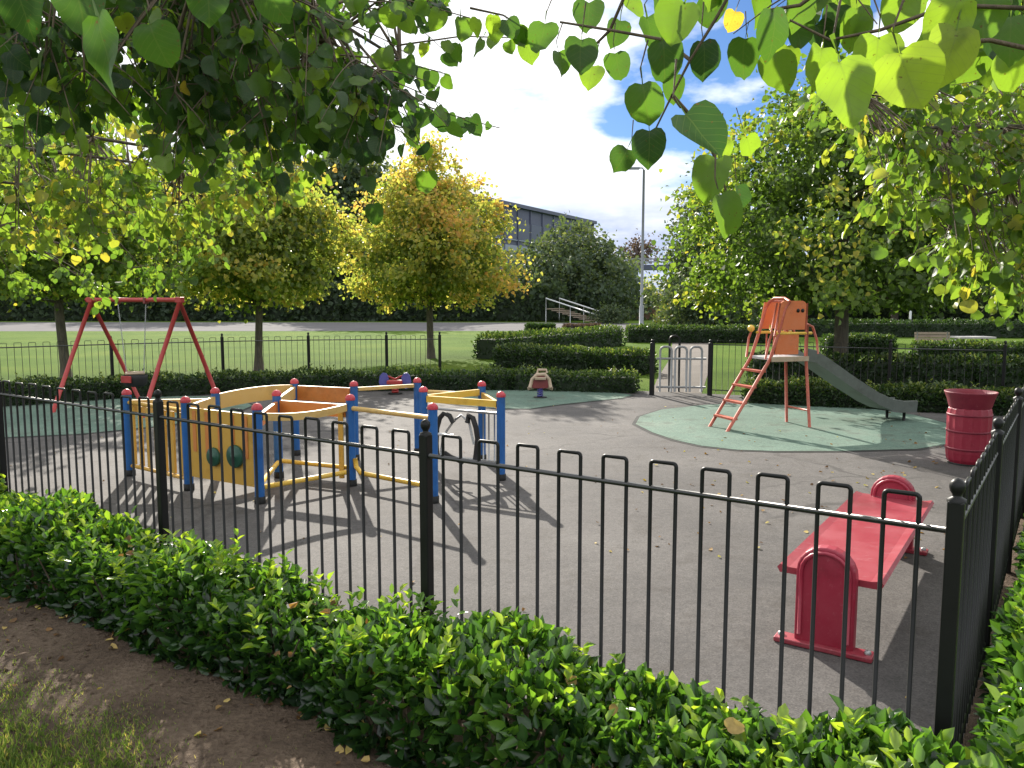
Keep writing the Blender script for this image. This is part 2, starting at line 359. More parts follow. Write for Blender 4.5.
class Leaves:
    """collects leaves: base point, axis (towards the tip), normal, length, tint"""
    def __init__(s): s.p = []; s.a = []; s.n = []; s.l = []; s.t = []
    def add(s, p, a, n, l, t):
        p = np.atleast_2d(p); k = len(p)
        s.p.append(p); s.a.append(np.broadcast_to(np.atleast_2d(a), (k, 3))); s.n.append(np.broadcast_to(np.atleast_2d(n), (k, 3)))
        s.l.append(np.broadcast_to(np.asarray(l, float), (k,))); s.t.append(np.broadcast_to(np.asarray(t, float), (k,)))
    def count(s): return sum(len(x) for x in s.p)
    def build(s, name, mat, kind, parent=None, loc=(0, 0, 0), extra=None):
        p = np.concatenate(s.p); a = unit(np.concatenate(s.a)); n = np.concatenate(s.n)
        l = np.concatenate(s.l); t = np.concatenate(s.t)
        n = n - a * (n * a).sum(1, keepdims=True); bad = np.linalg.norm(n, axis=1) < 1e-3
        n[bad] = np.cross(a[bad], [.3, .5, .8]); n = unit(n); x = np.cross(a, n)
        tv, tf = TEMPL[kind]; k = len(tv); N = len(p)
        o0 = Vector(parent['_base'] if parent is not None else loc)
        tx = np.repeat(tv[None, :, 0], N, 0); ty = np.repeat(tv[None, :, 1], N, 0); tz = np.repeat(tv[None, :, 2], N, 0)
        if kind == 'heart':                                     # every leaf curls, folds and leans in its own way
            q = lambda lo, hi: RNG.uniform(lo, hi, (N, 1))
            tz = tz + q(-.25, .45) * np.abs(tx) + q(-.55, .15) * np.clip(ty, 0, 1) ** 2 * .6 + q(-.5, .5) * tx * ty + q(-.06, .06) * np.sin(ty * 9 + q(0, 6)) * np.sign(tx)
            tx = tx * q(.78, 1.12) * (1 - q(-.05, .22) * ty) + q(-.16, .16) * ty * ty; ty = ty + q(-.05, .05) * np.sin(tx * 14 + q(0, 6)) * (ty > 0)
        elif kind in ('oval', 'narrow', 'round'):
            q = lambda lo, hi: RNG.uniform(lo, hi, (N, 1))
            tz = tz + q(-.2, .5) * np.abs(tx) + q(-.35, .1) * ty ** 2; tx = tx * q(.75, 1.2)
        V = (p[:, None, :] + l[:, None, None] * (tx[:, :, None] * x[:, None, :] + ty[:, :, None] * a[:, None, :] + tz[:, :, None] * n[:, None, :]))
        V = V.reshape(-1, 3) - np.array(o0)
        sizes = np.array([len(f) for f in tf]); flat = np.concatenate([np.array(f) for f in tf])
        loops = (flat[None, :] + (np.arange(N) * k)[:, None]).ravel()
        tot = np.tile(sizes, N); start = np.concatenate([[0], np.cumsum(tot)[:-1]])
        tint = np.repeat(t, k); lco = np.tile(tv, (N, 1))
        if extra is not None:                                   # extra MB geometry joined into the same part
            ev = np.array([v - o0 for v in extra.v]); base = len(V)
            V = np.concatenate([V, ev]); tint = np.concatenate([tint, np.zeros(len(ev))]); lco = np.concatenate([lco, np.full((len(ev), 3), .3)])
            el = np.concatenate([np.array(f) + base for f in extra.f]); es = np.array([len(f) for f in extra.f])
            start = np.concatenate([start, len(loops) + np.concatenate([[0], np.cumsum(es)[:-1]])]); loops = np.concatenate([loops, el]); tot = np.concatenate([tot, es])
        me = bpy.data.meshes.new(name)
        me.vertices.add(len(V)); me.vertices.foreach_set('co', V.astype(np.float32).ravel())
        me.loops.add(len(loops)); me.loops.foreach_set('vertex_index', loops.astype(np.int32))
        me.polygons.add(len(tot)); me.polygons.foreach_set('loop_start', start.astype(np.int32)); me.polygons.foreach_set('loop_total', tot.astype(np.int32))
        at = me.attributes.new('tint', 'FLOAT', 'POINT'); at.data.foreach_set('value', tint.astype(np.float32))
        if kind == 'heart':
            at = me.attributes.new('leafco', 'FLOAT_VECTOR', 'POINT'); at.data.foreach_set('vector', lco.astype(np.float32).ravel())
            me.polygons.foreach_set('use_smooth', np.ones(len(tot), bool))
        me.update(calc_edges=True); me.validate()
        me.materials.append(mat)
        o = bpy.data.objects.new(name, me); C.objects.link(o)
        if parent is not None: o.parent = parent; o['_base'] = parent['_base']
        else: o.location = o0; o['_base'] = tuple(o0)
        return o

# ------------------------------------------------------------------ SETTING
FC = Vector((1.26, 2.22, 0)); FD = Vector((-.823, .568, 0)).normalized(); RD = Vector((.575, .818, 0)).normalized()
FN = Vector((-FD.y, FD.x, 0)); FN = FN if FN.y < 0 else -FN            # outward of the front fence (to the camera)
RN = Vector((RD.y, -RD.x, 0))                                           # outward of the right fence
sheet('ground', [(-700, -60), (700, -60), (700, 1200), (-700, 1200)], 0, M['lawn'])
LEFT_END = FC + FD * 14.2
back = [(-9.7, 10.6), (-8.0, 12.2), (-6.6, 13.5), (-5.1, 14.2), (-3, 14.7), (0, 14.8), (2.33, 14.0), (3.3, 13.6), (5.8, 12.6), (7.75, 11.7)]
pg = [tuple(FC)[:2], (FC + RD * 11.5)[:2]] + list(reversed(back)) + [tuple(LEFT_END)[:2]]
sheet('playground_surface', pg, .004, M['asphalt'])
def poly_px(pts): return [tuple(G(*p))[:2] for p in pts]
def smooth_poly(pts, it=2):
    for _ in range(it):
        q = []
        for i in range(len(pts)):
            a = pts[i]; b = pts[(i + 1) % len(pts)]
            q += [(a[0] * .75 + b[0] * .25, a[1] * .75 + b[1] * .25), (a[0] * .25 + b[0] * .75, a[1] * .25 + b[1] * .75)]
        pts = q
    return pts
def grow(pts, k):
    cx = sum(p[0] for p in pts) / len(pts); cy = sum(p[1] for p in pts) / len(pts)
    out = []
    for x, y in pts:
        d = math.hypot(x - cx, y - cy); out.append((cx + (x - cx) * (d + k) / d, cy + (y - cy) * (d + k) / d))
    return out
slide_pad = poly_px([(628, 421), (672, 407), (790, 402), (900, 412), (962, 428), (955, 449), (800, 453), (716, 450), (662, 438)])
spring_pad = poly_px([(410, 393), (500, 390), (610, 392), (640, 397), (560, 405), (520, 411), (440, 404)])
swing_pad = [(-9.0, 10.9), (-7.6, 12.1), (-6.5, 13.2), (-4.6, 13.2), (-3.7, 11.6), (-4.6, 9.6), (-6.8, 8.9), (-8.4, 9.3)]
for nm, pp in (('slide_safety_surface', slide_pad), ('springer_safety_surface', spring_pad), ('swing_safety_surface', swing_pad)):
    q = smooth_poly(pp, 1)
    sheet(nm + '_edge', grow(q, .05), .008, M['edge']); sheet(nm, q, .012, M['safety'])
# soil strip outside the fences (under the hedges)
GO = 1.6; a0 = FC + FD * 14.2; o1 = 1.06
cor = FC + (FN + RN) * (o1 + .6) / (1 + FN.dot(RN)) if True else FC
soil = [tuple(FC)[:2], tuple(a0)[:2]] + [tuple(FC + FD * t + FN * (o1 + 1.3 + .09 * math.sin(t * 2.3) + .07 * math.sin(t * 5.1) + .04 * math.sin(t * 17) + .02 * math.sin(t * 41)))[:2] for t in np.linspace(14.2, .4, 420)] + [tuple(cor)[:2]] \
    + [tuple(FC + RD * t + RN * 1.4)[:2] for t in (.5, 3, 6, 11.5)] + [tuple(FC + RD * 11.5)[:2]]
sheet('soil', soil, .0042, M['soil'])
sheet('path', [(-120, 40.5), (-30, 41), (2, 41.5), (10, 40), (20, 39.5), (60, 37), (120, 36), (120, 46), (60, 47), (20, 50), (2, 57), (-30, 58), (-120, 58)], .004, M['path'])
sheet('gate_path', [(2.45, 13.9), (3.25, 13.62), (3.9, 16), (5.0, 20), (6.8, 27), (9.5, 39.7), (8.0, 39.8), (5.6, 28), (4.0, 20.5), (3.0, 16.4)], .0045, M['gravel'])

# ------------------------------------------------------------------ RAILINGS
def post_part(parent, p, h, w=.022, name='post'):
    m = MB(); m.box(p + Vector((0, 0, h / 2 - .02)), (w, w, h / 2 - .02), FD, FN, (0, 0, 1), .006)
    po = m.build(name, M['black'], parent)
    f = MB(); f.lathe(p + Vector((0, 0, h - .045)), [(w * 1.15, 0), (w * 1.15, .010), (w * .6, .016), (w * .55, .022), (w * .85, .032), (w * .98, .045), (w * .85, .058), (w * .45, .067), (.001, .070)], 16)
    f.build('finial', M['black'], po)
    return po
def hoop_points(O, D, w, h, r=.022, z0=.03):
    pts = [O + Vector((0, 0, z0)), O + Vector((0, 0, h - r))]
    for k in range(1, 5):
        th = math.pi / 2 * k / 4
        pts.append(O + D * (r - r * math.cos(th)) + Vector((0, 0, h - r + r * math.sin(th))))
    for k in range(0, 5):
        th = math.pi / 2 * k / 4
        pts.append(O + D * (w - r + r * math.sin(th)) + Vector((0, 0, h - r + r * math.cos(th))))
    pts.append(O + D * w + Vector((0, 0, z0)))
    return pts
def railing(name, label, pts, heights, hoops, rail_z, hoop_h, bar_r, detail=True, corner_skip=()):
    base = pts[0]
    t = thing(name, label, 'fence', tuple(base))
    for i, p in enumerate(pts):
        if i in corner_skip: continue
        post_part(t, p, heights)
    for i in range(len(pts) - 1):
        a, b = pts[i], pts[i + 1]; L = (b - a).length; D = (b - a).normalized()
        n = hoops if not callable(hoops) else hoops(L)
        pit = L / (2 * n + 1)
        rs = []
        for z, nm in ((rail_z, 'top_rail'), (.10, 'bottom_rail')):
            rl = MB(); rl.tube([a + D * .02 + Vector((0, 0, z)), b - D * .02 + Vector((0, 0, z))], .0095, 10); rs.append(rl.build(nm, M['black_gloss'], t))
        pm = MB()
        for k in range(n):
            O = a + D * (pit * (2 * k + 1))
            if detail:
                m = MB(); m.tube(hoop_points(O, D, pit, hoop_h + random.uniform(-.004, .004), .012), bar_r, 7); m.build('hoop_bar', M['black'], rs[0])
            else: pm.tube(hoop_points(O, D, pit, hoop_h, .012), bar_r, 5)
        if not detail: pm.build('bar_infill', M['black'], t)
    return t
SP = 1.975
front_pts = [FC + FD * SP * k for k in range(0, 5)]
railing('railing_fence', 'black bow top railing running across the front behind the leafy hedge', front_pts, 1.075, 10, .945, 1.04, .0072)
right_pts = [FC + RD * s for s in (0, 1.43, 2.88, 4.33, 5.78, 7.23, 8.68, 10.13, 11.3)]
railing('railing_fence', 'black bow top railing seen end on along the right edge', right_pts, 1.075, 8, .945, 1.04, .0072, corner_skip=(0,))
bl = [Vector((-9.9, 10.9, 0)), Vector((-8.35, 12.1, 0)), Vector((-6.72, 13.4, 0)), Vector((-5.2, 14.35, 0)), Vector((-3.78, 14.85, 0)), Vector((-2.37, 15.1, 0)), Vector((-1.37, 15.15, 0)), Vector((2.35, 14.0, 0))]
railing('railing_fence', 'thin black railing between the far lawn and the low back hedge', bl[:7], .98, lambda L: max(4, int(L / .2)), .86, .93, .0042, False)
brt = [Vector((3.32, 13.35, 0)), Vector((5.8, 12.25, 0)), Vector((7.25, 11.75, 0))]
railing('railing_fence', 'dark railing behind the slide with a lone post', brt, .98, lambda L: max(4, int(L / .2)), .86, .93, .0042, False, corner_skip=(0,))

# gate of pale steel between two dark posts
g0 = Vector((2.36, 13.42, 0)); g1 = Vector((3.32, 13.35, 0))
gt = thing('gate', 'pale steel hooped gate standing between two dark posts', 'gate', tuple(g0))
for p in (g0, g1): post_part(gt, p, .92, .034, 'gate_post')
GD = (g1 - g0).normalized()
for z in (.62, .14):
    lf = MB(); lf.tube([g0 + GD * .07 + Vector((0, 0, z)), g1 - GD * .07 + Vector((0, 0, z))], .018, 8)
    lf.build('gate_rail', M['gate_grey'], gt)
for k in range(3):
    m = MB(); O = g0 + GD * (.13 + k * .25); m.tube(hoop_points(O, GD, .19, .82, .07, .06), .019, 8); m.build('gate_hoop', M['gate_grey'], gt)
m = MB(); m.tube(hoop_points(g0 + GD * .38 + Vector((0, .5, 0)), GD, .17, .98, .08, .0), .02, 8)
tag(m.build('cycle_stand', M['black'], None, tuple(g0 + GD * .45)), 'dark metal hoop standing just behind the pale gate', 'hoop')

# ------------------------------------------------------------------ HEDGES
def hedge(name, label, line, width, height, n, lsize, kind='oval', mat='leaf_box', core=True, group=None, tint=(.25, .8), cat='hedge', up=.5, lump=.12, shoots=0, stems=0):
    """clipped or loose hedge along a polyline (list of ground points)"""
    line = [Vector(p) for p in line]
    t = thing(name, label, cat, tuple(line[0]), group)
    segs = [(line[i], line[i + 1]) for i in range(len(line) - 1)]
    Ls = [(b - a).length for a, b in segs]; tot = sum(Ls)
    lv = Leaves()
    for (a, b), L in zip(segs, Ls):
        k = max(20, int(n * L / tot)); D = (b - a).normalized(); Nn = Vector((-D.y, D.x, 0))
        u = RNG.uniform(-.03, L + .03, k)
        # cross section: sample on a rounded box, mostly near the skin
        th = RNG.uniform(-.15, math.pi + .15, k); e = 2 / 3.2
        rr = 1 - np.abs(RNG.normal(0, .16, k))
        cs, sn = np.cos(th), np.sin(th)
        w = np.sign(cs) * np.abs(cs) ** e * width / 2; z = np.sign(sn) * np.abs(sn) ** e * height
        lum = 1 + lump * (np.sin(u * 4.1 + a.x) * .5 + np.sin(u * 9.7 + w * 6) * .35 + np.sin(u * 1.7) * .4)
        w = w * rr * (1 + (lum - 1) * .6); z = np.maximum(.02, z * rr * lum)
        ke = max(4, k // 22); sel = RNG.choice(k, ke, replace=False)          # leaves closing both ends
        u[sel] = np.where(RNG.uniform(0, 1, ke) < .5, -.04, L + .04) + RNG.normal(0, .03, ke); q_ = RNG.uniform(.1, 1, ke) ** .5; w[sel] *= q_; z[sel] *= RNG.uniform(.1, 1, ke)
        p = np.array(a)[None] + u[:, None] * np.array(D)[None] + w[:, None] * np.array(Nn)[None]; p[:, 2] = z
        out = cs[:, None] * np.array(Nn)[None] + sn[:, None] * np.array([0, 0, 1.])[None]
        ax = unit(out * .8 + np.array([0, 0, up])[None] + rnd_dirs(k) * .85)
        nr = unit(out * .6 + np.array([0, 0, .5])[None] + rnd_dirs(k) * .8)
        ti = tint[0] + (tint[1] - tint[0]) * np.clip(z / height, 0, 1) * RNG.uniform(.3, 1, k)  # paler towards the top: light on the hedge tops put into tint
        lv.add(p, ax, nr, lsize * RNG.uniform(.65, 1.25, k), ti)
        # fresh shoots: small upright sprays standing out of the top
        for _ in range(int(shoots * L)):
            uu = random.uniform(0, L); ww = random.uniform(-.47, .47) * width
            q = a + D * uu + Nn * ww; zt = height * (1 - .9 * abs(ww / width) ** 3) * (1 + .5 * lump * math.sin(uu * 4.1 + a.x))
            hh = random.uniform(.02, .10); kk = random.randint(5, 9)
            zz = np.linspace(-.04, hh, kk); ang = RNG.uniform(0, 6.28) + np.arange(kk) * 2.4
            pp = np.array([[q.x, q.y, zt]]) + np.stack([RNG.normal(0, .006, kk), RNG.normal(0, .006, kk), zz], 1)
            aa = np.stack([np.cos(ang), np.sin(ang), RNG.uniform(.3, 1.3, kk) + zz * 8], 1)
            nn = np.stack([-np.cos(ang) * .7, -np.sin(ang) * .7, np.ones(kk)], 1)
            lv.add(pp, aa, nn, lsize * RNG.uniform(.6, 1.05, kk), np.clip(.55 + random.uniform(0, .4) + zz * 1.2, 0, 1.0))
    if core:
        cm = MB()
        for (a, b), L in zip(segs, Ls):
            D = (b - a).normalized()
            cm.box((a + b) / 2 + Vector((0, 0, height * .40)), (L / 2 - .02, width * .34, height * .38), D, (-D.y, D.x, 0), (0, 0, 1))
        cm.build('shade_dark_core', M['hedge_core'], t)
    if stems:
        sm = MB()
        for (a, b), L in zip(segs, Ls):
            D = (b - a).normalized(); Nn = Vector((-D.y, D.x, 0))
            for _ in range(int(stems * L)):
                q = a + D * random.uniform(0, L) + Nn * random.uniform(-.4, .4) * width
                e = q + Vector((random.uniform(-.1, .1), random.uniform(-.1, .1), height * random.uniform(.6, .9)))
                mid = (q + e) / 2 + Vector((random.uniform(-.04, .04), random.uniform(-.04, .04), 0))
                sm.tube([q, mid, e], [.006, .005, .003], 5)
        sm.build('stem', M['twig'], t)['kind'] = 'stuff'
    lv.build('foliage', M[mat], kind, t)
    if stems:
        dl = Leaves(); k = int(26 * tot); pp_ = []
        for _ in range(k):
            (a, b), L = random.choice(list(zip(segs, Ls))); D = (b - a).normalized(); Nn = Vector((-D.y, D.x, 0)); th = random.uniform(.1, 3.0)
            q = a + D * random.uniform(0, L) + Nn * (math.cos(th) * width * .5); q.z = max(.03, math.sin(th) * height * .98); pp_.append(q)
        dl.add(np.array(pp_), rnd_dirs(k), rnd_dirs(k) + np.array([[0, 0, .8]]), RNG.uniform(.02, .05, k), RNG.uniform(0, .9, k))
        dl.build('dead_leaves', M['leaf_dead'], 'round', t)['kind'] = 'stuff'
    return t
off = .33
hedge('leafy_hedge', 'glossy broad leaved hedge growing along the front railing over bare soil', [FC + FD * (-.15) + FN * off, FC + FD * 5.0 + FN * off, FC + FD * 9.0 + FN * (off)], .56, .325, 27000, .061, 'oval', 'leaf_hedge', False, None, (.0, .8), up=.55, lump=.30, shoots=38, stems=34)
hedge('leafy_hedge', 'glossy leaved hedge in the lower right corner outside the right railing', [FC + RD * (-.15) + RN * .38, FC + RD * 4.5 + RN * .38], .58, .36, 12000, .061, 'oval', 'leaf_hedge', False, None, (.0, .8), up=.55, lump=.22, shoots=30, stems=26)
hedge('low_hedge', 'low ragged hedge lining the far edge of the playground under the thin railing',
      [(-9.9, 10.3, 0), (-8.0, 11.85, 0), (-6.55, 13.05, 0), (-5.0, 13.75, 0), (-3, 14.2, 0), (0, 14.35, 0), (2.15, 13.85, 0)], .55, .34, 15000, .06, 'oval', 'leaf_box', True, None, (.1, .9), lump=.16, shoots=10)
hedge('low_hedge', 'low leafy hedge at the foot of the slide below a taller dark hedge', [(3.75, 12.55, 0), (5.6, 11.75, 0), (7.4, 10.95, 0)], .55, .34, 8500, .06, 'oval', 'leaf_box', True, None, (.15, 1.0), lump=.16, shoots=14)
hedge('clipped_hedge', 'long dark clipped hedge beyond the railing right of the tree trunk', [(4.4, 14.6, 0), (8.0, 13.9, 0), (11.5, 13.3, 0)], .8, .64, 9000, .075, 'oval', 'leaf_box', True, 'clipped hedges beyond the railing', (0, .98), lump=.06)
bh = 'clipped hedges beyond the railing'
hedge('clipped_hedge', 'dark clipped hedge directly behind the brown spring rider', [(-.25, 19.3, 0), (2.95, 17.3, 0)], .8, .52, 5000, .08, 'oval', 'leaf_box', True, bh, (0, .98), lump=.06)
hedge('clipped_hedge', 'taller dark hedge with a blunt left end beside the lawn', [(-.72, 21.6, 0), (.6, 23.6, 0), (3.6, 28.2, 0)], .9, .68, 5500, .09, 'oval', 'leaf_box', True, bh, (0, .98), lump=.06)
hedge('clipped_hedge', 'dark clipped hedge at the foot of the lamp column', [(4.4, 30.5, 0), (9.6, 30, 0)], 1.0, .62, 5000, .1, 'oval', 'leaf_box', True, bh, (0, .9), lump=.05)
hedge('clipped_hedge', 'dark clipped hedge seen through the frame of the slide', [(9.4, 24.0, 0), (11.2, 23.6, 0)], .9, .55, 2500, .1, 'oval', 'leaf_box', True, bh, (0, .9), lump=.05)
hedge('clipped_hedge', 'long low hedge in the shade far behind the litter bin', [(10.6, 35.4, 0), (24, 34, 0)], 1.0, .74, 7000, .11, 'oval', 'leaf_box', True, bh, (0, .6), lump=.05)
hedge('clipped_hedge', 'small dark round ended hedge on the lawn before the stairs', [(.7, 38.5, 0), (2.0, 38.6, 0)], .9, .42, 1800, .11, 'oval', 'leaf_box', True, bh, (0, .6), lump=.05)
hedge('clipped_hedge', 'small purple leaved hedge on the lawn before the stairs', [(2.5, 38.4, 0), (4.2, 38.5, 0)], .9, .40, 1800, .11, 'oval', 'leaf_purple', True, bh, (0, .8), lump=.05)
hedge('clipped_hedge', 'dark hedge in front of the picnic table at far right', [(10.2, 20.2, 0), (14.5, 19.0, 0)], .8, .56, 5000, .085, 'oval', 'leaf_box', True, bh, (0, .98), lump=.06)
hedge('shrub_belt', 'dark belt of shrubs closing the view under the trees at right', [(11.5, 50.5, 0), (24, 49, 0), (48, 47, 0)], 2.4, 2.3, 9000, .3, 'round', 'leaf_dark', True, None, (.05, .7), lump=.2)
hedge('tall_hedge', 'tall dark unclipped hedge running beyond the pale path on the left', [(-62, 63, 0), (-30, 62, 0), (-2, 61, 0), (4, 60.5, 0)], 3.0, 2.7, 20000, .36, 'round', 'leaf_dark', True, None, (.1, .7), lump=.12)

# ------------------------------------------------------------------ TREES
def bez(a, b, c, n=6): return [a * (1 - t) ** 2 + b * 2 * t * (1 - t) + c * t * t for t in [i / (n - 1) for i in range(n)]]
def tree(name, label, base, trunk_r, clear, top, rad, profile, n_cl, per, lsize, kind, mat, tint_fn, group=None, sig=.19, limbs=34, lean=0, cat='tree', sy=1.0, lowvar=.36, seed=1, shell=.5):
    rg = np.random.default_rng(seed); rd = random.Random(seed)
    base = Vector(base); t = thing(name, label, cat, tuple(base), group)
    H = top - clear
    tk = MB(); hh = [0, .08, .3, .6, .85, 1]
    tops = clear + H * .72
    pts = [base + Vector((lean * f + .04 * trunk_r * 8 * math.sin(f * 7 + seed), .03 * math.sin(f * 5 + seed), tops * f)) for f in hh]
    tk.tube(pts, [trunk_r * 1.5, trunk_r * 1.08, trunk_r * .95, trunk_r * .72, trunk_r * .42, trunk_r * .15], 10)
    tr = tk.build('trunk', M['bark'], t)
    # clump centres through the crown's volume
    f = rg.uniform(0, 1, n_cl * 3); pr = np.interp(f, [p[0] for p in profile], [p[1] for p in profile])
    keep = rg.uniform(0, 1, n_cl * 3) < (pr ** 1.5 + .06); f = f[keep][:n_cl]; pr = pr[keep][:n_cl]; k = len(f)
    ph = rg.uniform(0, 2 * math.pi, k); lobes = 1 + lowvar * (np.sin(ph * 3 + f * 5 + seed) * .5 + np.sin(ph * 5 - f * 9 + seed * 2) * .5)
    rr = rad * pr * lobes * (rg.uniform(0, 1, k) ** shell)
    cx = base.x + lean * f + rr * np.cos(ph); cy = base.y + rr * np.sin(ph) * sy; cz = clear + H * f - .10 * rr + rg.normal(0, .1, k)
    cen = np.stack([cx, cy, cz], 1); edge = rr / np.maximum(.05, rad * pr)
    lb = MB()
    for i in rd.sample(range(k), min(limbs, k)):
        q = Vector(cen[i]); z0 = max(clear * .86, min(tops * .95, q.z - (.35 + .5 * math.hypot(q.x - base.x, q.y - base.y))))
        fr = z0 / tops; s0 = Vector((base.x + lean * fr, base.y, z0))
        lb.tube(bez(s0, s0.lerp(q, .5) + Vector((0, 0, -.08)), q, 6), [trunk_r * .36, trunk_r * .27, trunk_r * .2, trunk_r * .14, trunk_r * .09, trunk_r * .05], 5)
    lb.build('limb', M['bark'], t)
    lv = Leaves()
    cnt = rg.poisson(per, k) + 3; idx = np.repeat(np.arange(k), cnt); N = len(idx)
    s = sig * rg.uniform(.6, 1.4, k)
    p = cen[idx] + rg.normal(size=(N, 3)) * (s[idx, None] * np.array([1, 1, .7]))
    outw = unit(cen[idx] - np.array([[base.x, base.y, clear + H * .4]]) + 1e-6)
    ax = unit(rg.normal(size=(N, 3)) * .8 + outw * .55 + np.array([[0, 0, -.45]]))
    nr = unit(rg.normal(size=(N, 3)) * .8 + np.array([[0, 0, .55]]) + outw * .35)
    clt = rg.normal(0, .12, k)
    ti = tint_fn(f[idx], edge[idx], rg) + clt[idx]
    lv.add(p, ax, nr, lsize * rg.uniform(.6, 1.25, N), np.clip(ti, 0, 1))
    lv.build('crown', M[mat], kind, t)
    return t
lime_prof = [(0, .55), (.12, .92), (.3, 1.0), (.5, .86), (.7, .62), (.85, .38), (1, .08)]
lg = 'young lime trees on the lawns'
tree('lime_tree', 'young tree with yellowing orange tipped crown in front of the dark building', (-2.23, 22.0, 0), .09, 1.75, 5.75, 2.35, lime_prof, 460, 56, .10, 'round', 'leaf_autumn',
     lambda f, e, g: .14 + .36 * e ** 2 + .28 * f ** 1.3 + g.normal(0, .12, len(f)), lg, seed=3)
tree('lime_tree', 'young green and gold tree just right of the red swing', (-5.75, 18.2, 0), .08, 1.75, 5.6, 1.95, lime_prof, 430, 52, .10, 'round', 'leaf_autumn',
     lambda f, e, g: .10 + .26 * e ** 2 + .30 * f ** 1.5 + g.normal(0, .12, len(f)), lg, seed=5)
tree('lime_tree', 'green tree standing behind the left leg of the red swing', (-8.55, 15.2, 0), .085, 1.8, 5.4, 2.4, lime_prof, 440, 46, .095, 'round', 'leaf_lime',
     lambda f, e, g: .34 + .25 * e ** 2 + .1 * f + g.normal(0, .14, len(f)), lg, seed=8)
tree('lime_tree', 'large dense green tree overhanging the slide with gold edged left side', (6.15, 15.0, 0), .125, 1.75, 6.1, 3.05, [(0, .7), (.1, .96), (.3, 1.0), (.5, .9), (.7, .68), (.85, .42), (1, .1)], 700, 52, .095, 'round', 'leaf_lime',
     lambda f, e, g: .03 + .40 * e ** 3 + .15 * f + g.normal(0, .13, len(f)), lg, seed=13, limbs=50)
bg = 'trees beyond the path'
tree('willow_tree', 'broad dark grey green tree at the foot of the dark building', (5.0, 66, 0), .3, .6, 7.6, 6.0, [(0, .8), (.3, 1), (.6, .85), (.85, .5), (1, .12)], 420, 34, .34, 'diamond', 'leaf_hazed',
     lambda f, e, g: .3 + .35 * f + g.normal(0, .12, len(f)), bg, sig=.55, limbs=20, seed=21)
tree('bushy_tree', 'smaller dark rounded tree left of the lamp column', (7.9, 70, 0), .2, .4, 4.0, 2.3, [(0, .9), (.4, 1), (.8, .6), (1, .15)], 200, 30, .32, 'diamond', 'leaf_dark',
     lambda f, e, g: .25 + .3 * f + g.normal(0, .12, len(f)), bg, sig=.5, limbs=12, seed=22)
tree('tall_tree', 'tall hazy grey green tree between the two golden trees', (-13.2, 66, 0), .4, 2.0, 14.0, 5.0, [(0, .7), (.3, 1), (.6, .9), (.85, .62), (1, .2)], 520, 34, .42, 'diamond', 'leaf_hazed',
     lambda f, e, g: .3 + .3 * f + g.normal(0, .12, len(f)), bg, sig=.65, limbs=30, seed=23)
tree('tall_tree', 'tall dark tree behind the left golden tree', (-29, 74, 0), .4, 1.5, 14.5, 7.5, [(0, .7), (.3, 1), (.6, .9), (.85, .62), (1, .2)], 520, 34, .42, 'diamond', 'leaf_dark',
     lambda f, e, g: .3 + .3 * f + g.normal(0, .12, len(f)), bg, sig=.65, limbs=30, seed=24)
tree('tall_tree', 'tall dark tree at the far left behind the swing', (-45, 76, 0), .4, 1.5, 15.0, 8.5, [(0, .7), (.3, 1), (.6, .9), (.85, .62), (1, .2)], 560, 34, .42, 'diamond', 'leaf_dark',
     lambda f, e, g: .25 + .3 * f + g.normal(0, .12, len(f)), bg, sig=.7, limbs=30, seed=25)
tree('conifer_tree', 'dark pointed tree right of the lamp column with some gold leaves', (9.7, 40, 0), .2, .6, 8.4, 2.7, [(0, .95), (.15, 1), (.5, .66), (.8, .3), (1, .03)], 420, 34, .2, 'diamond', 'leaf_dark',
     lambda f, e, g: .2 + .3 * e + g.normal(0, .14, len(f)), bg, sig=.34, limbs=36, seed=26)
tree('bare_tree', 'small sparse tree on the skyline above the footbridge', (22.0, 142, 0), .2, 8.4, 12.0, 3.4, [(0, .5), (.4, 1), (.8, .7), (1, .2)], 90, 8, .5, 'diamond', 'leaf_purple',
     lambda f, e, g: .5 + g.normal(0, .12, len(f)), bg, sig=.8, limbs=40, seed=27)
for i, (x, y, h, r, lab) in enumerate([(14.5, 48, 6.5, 3.0, 'dark tree filling the gap left of the slide tower'), (21, 44, 7.0, 3.6, 'shady tree behind the large green tree'),
                                       (27, 40, 7.5, 4.0, 'shady tree at the right edge behind the picnic table'), (35, 46, 8.5, 4.6, 'farthest shady tree at the right edge')]):
    tree('bushy_tree', lab, (x, y, 0), .18, 1.7, h, r, lime_prof, 260, 32, .24, 'diamond', 'leaf_dark' if i % 2 == 0 else 'leaf_lime',
         lambda f, e, g: .22 + .35 * e ** 2 + g.normal(0, .14, len(f)), bg, sig=.42, limbs=26, seed=40 + i)
# low shrubs round the lamp column
for i, (x, y, h, r, mt, lab) in enumerate([(10.2, 52, 1.15, .75, 'leaf_autumn', 'pale yellow shrub right of the lamp column foot'), (12.0, 51, 1.05, .7, 'leaf_autumn', 'pale yellow shrub nearest the dark pointed tree'),
                                           (6.8, 55, 1.3, 1.5, 'leaf_dark', 'low dark shrub at the foot of the stairs'), (16, 90, 4.3, 2.3, 'leaf_autumn', 'pale yellowish tree below the footbridge'), (14.3, 75, 1.5, 1.6, 'leaf_dark', 'low dark shrub beside the white car')]):
    tree('shrub', lab, (x, y, 0), .05, .1, h, r, [(0, .8), (.4, 1), (.8, .7), (1, .2)], 60, 26, .16 if y < 60 else .3, 'diamond', mt, lambda f, e, g: .25 + .3 * f + g.normal(0, .15, len(f)), 'shrubs round the lamp column', sig=.2 if y < 60 else .45, limbs=8, seed=60 + i, cat='shrub')

